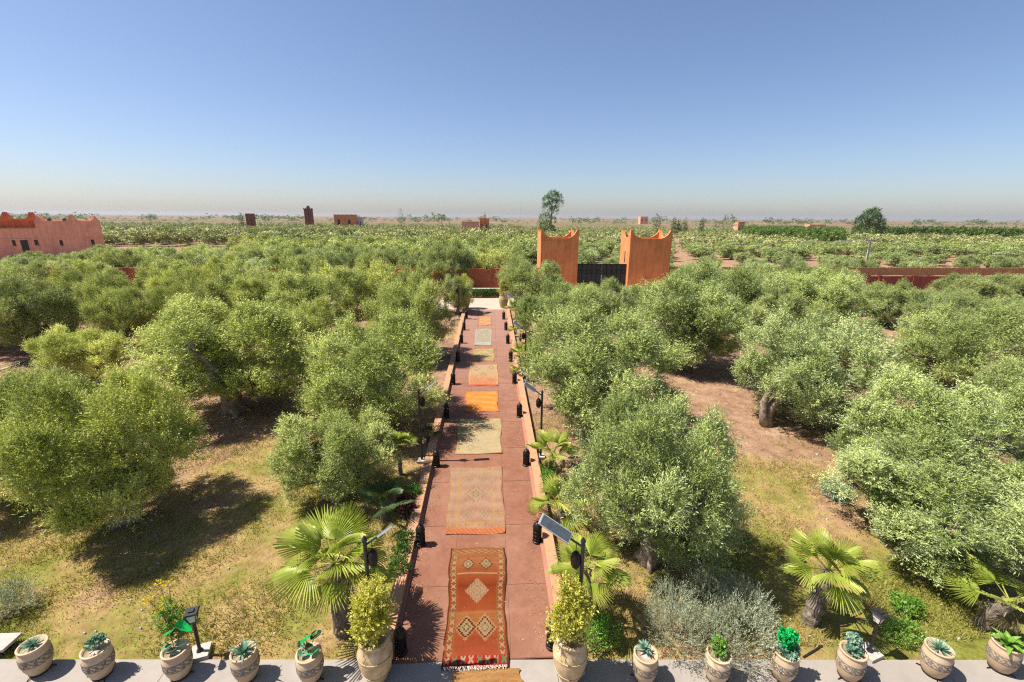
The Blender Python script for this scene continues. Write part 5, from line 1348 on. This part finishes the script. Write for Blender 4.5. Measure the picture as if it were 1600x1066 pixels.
hh = np.repeat(g.uniform(.06, .16, n2), m2)*g.uniform(.6, 1.2, n2*m2); a = g.uniform(0, 6.28, n2*m2)
P0 = np.stack([bx, by, bz-.02], -1); tip = P0+np.stack([g.normal(0, .5, n2*m2)*hh, g.normal(0, .5, n2*m2)*hh, hh+.02], -1); wv = np.stack([np.cos(a)*.009, np.sin(a)*.009, np.zeros(n2*m2)], -1)
V = np.stack([P0-wv, P0+wv, tip+wv*.2, tip-wv*.2], 1).reshape(-1, 3)
o = link('tussocks', np_mesh('grass_tussocks', V, 4, M_GRASS, np.clip(np.repeat(g.uniform(.2, 1, n2), m2)+g.normal(0, .1, n2*m2), 0, 1))); tag(o, 'small grass tussocks dotted over the lawn', 'grass', None, 'stuff')
n3 = 2600; lx = np.where(g.random(n3) < .5, PX0+.13+np.abs(g.normal(0, .22, n3)), PX1-.13-np.abs(g.normal(0, .22, n3))); u_ = g.random(n3); lx[u_ > .7] = g.uniform(PX0, PX1, n3)[u_ > .7]
ly = g.uniform(8, 42, n3); lz = 1.08*(ly-7.3)/42.7+PZ+.012; ok = (lx > PX0+.11) & (lx < PX1-.11); lx, ly, lz = lx[ok], ly[ok], lz[ok]; n3 = len(lx)
a = g.uniform(0, 6.28, n3); L_ = g.uniform(.02, .045, n3); d1 = np.stack([np.cos(a)*L_, np.sin(a)*L_, g.uniform(-.002, .012, n3)], -1); d2 = np.stack([-np.sin(a)*L_*.25, np.cos(a)*L_*.25, g.uniform(0, .006, n3)], -1)
P0 = np.stack([lx, ly, lz], -1); V = np.stack([P0-d1, P0+d2, P0+d1, P0-d2], 1).reshape(-1, 3)
o = link('fallen_leaves', np_mesh('fallen_leaves', V, 4, M_DRY, g.random(n3))); tag(o, 'dry fallen leaves lying along the edges of the path', 'leaves', None, 'stuff')
# stones and clods on the bare soil
mb = MB(); r_ = random.Random(8)
for k in range(500):
    px, py = r_.uniform(0, 1600), r_.uniform(620, 1000); p = G(px, py)
    if PX0-.4 < p.x < PX1+.4 or p.y < edge(p.x)+.2: continue
    s = r_.uniform(.015, .045); mb.box(p.x-s, p.x+s, p.y-s*.8, p.y+s*.8, p.z-.02, p.z+s, taper=.5)
o = link('stones', mb.mesh('stones', M_GRAVEL)); tag(o, 'small pale stones and clods scattered on the soil', 'stones', None, 'stuff')
# ------------------------------------------------------------------ dusty air
HAZE = 0.00011
if HAZE > 0:
    mb = MB(); mb.box(-7600, 7600, -60, 9500, -6, 40); o = link('haze', mb.mesh('haze', []))
    m = bpy.data.materials.new('dusty_air'); m.use_nodes = True; m.node_tree.nodes.clear(); nt = m.node_tree
    out = nt.nodes.new('ShaderNodeOutputMaterial'); v = nt.nodes.new('ShaderNodeVolumePrincipled'); v.inputs['Color'].default_value = (.72, .72, .75, 1)
    v.inputs['Density'].default_value = HAZE; v.inputs['Anisotropy'].default_value = .2; nt.links.new(v.outputs[0], out.inputs['Volume'])
    o.data.materials.append(m); tag(o, 'pale dusty haze over the plain', 'haze', None, 'stuff')
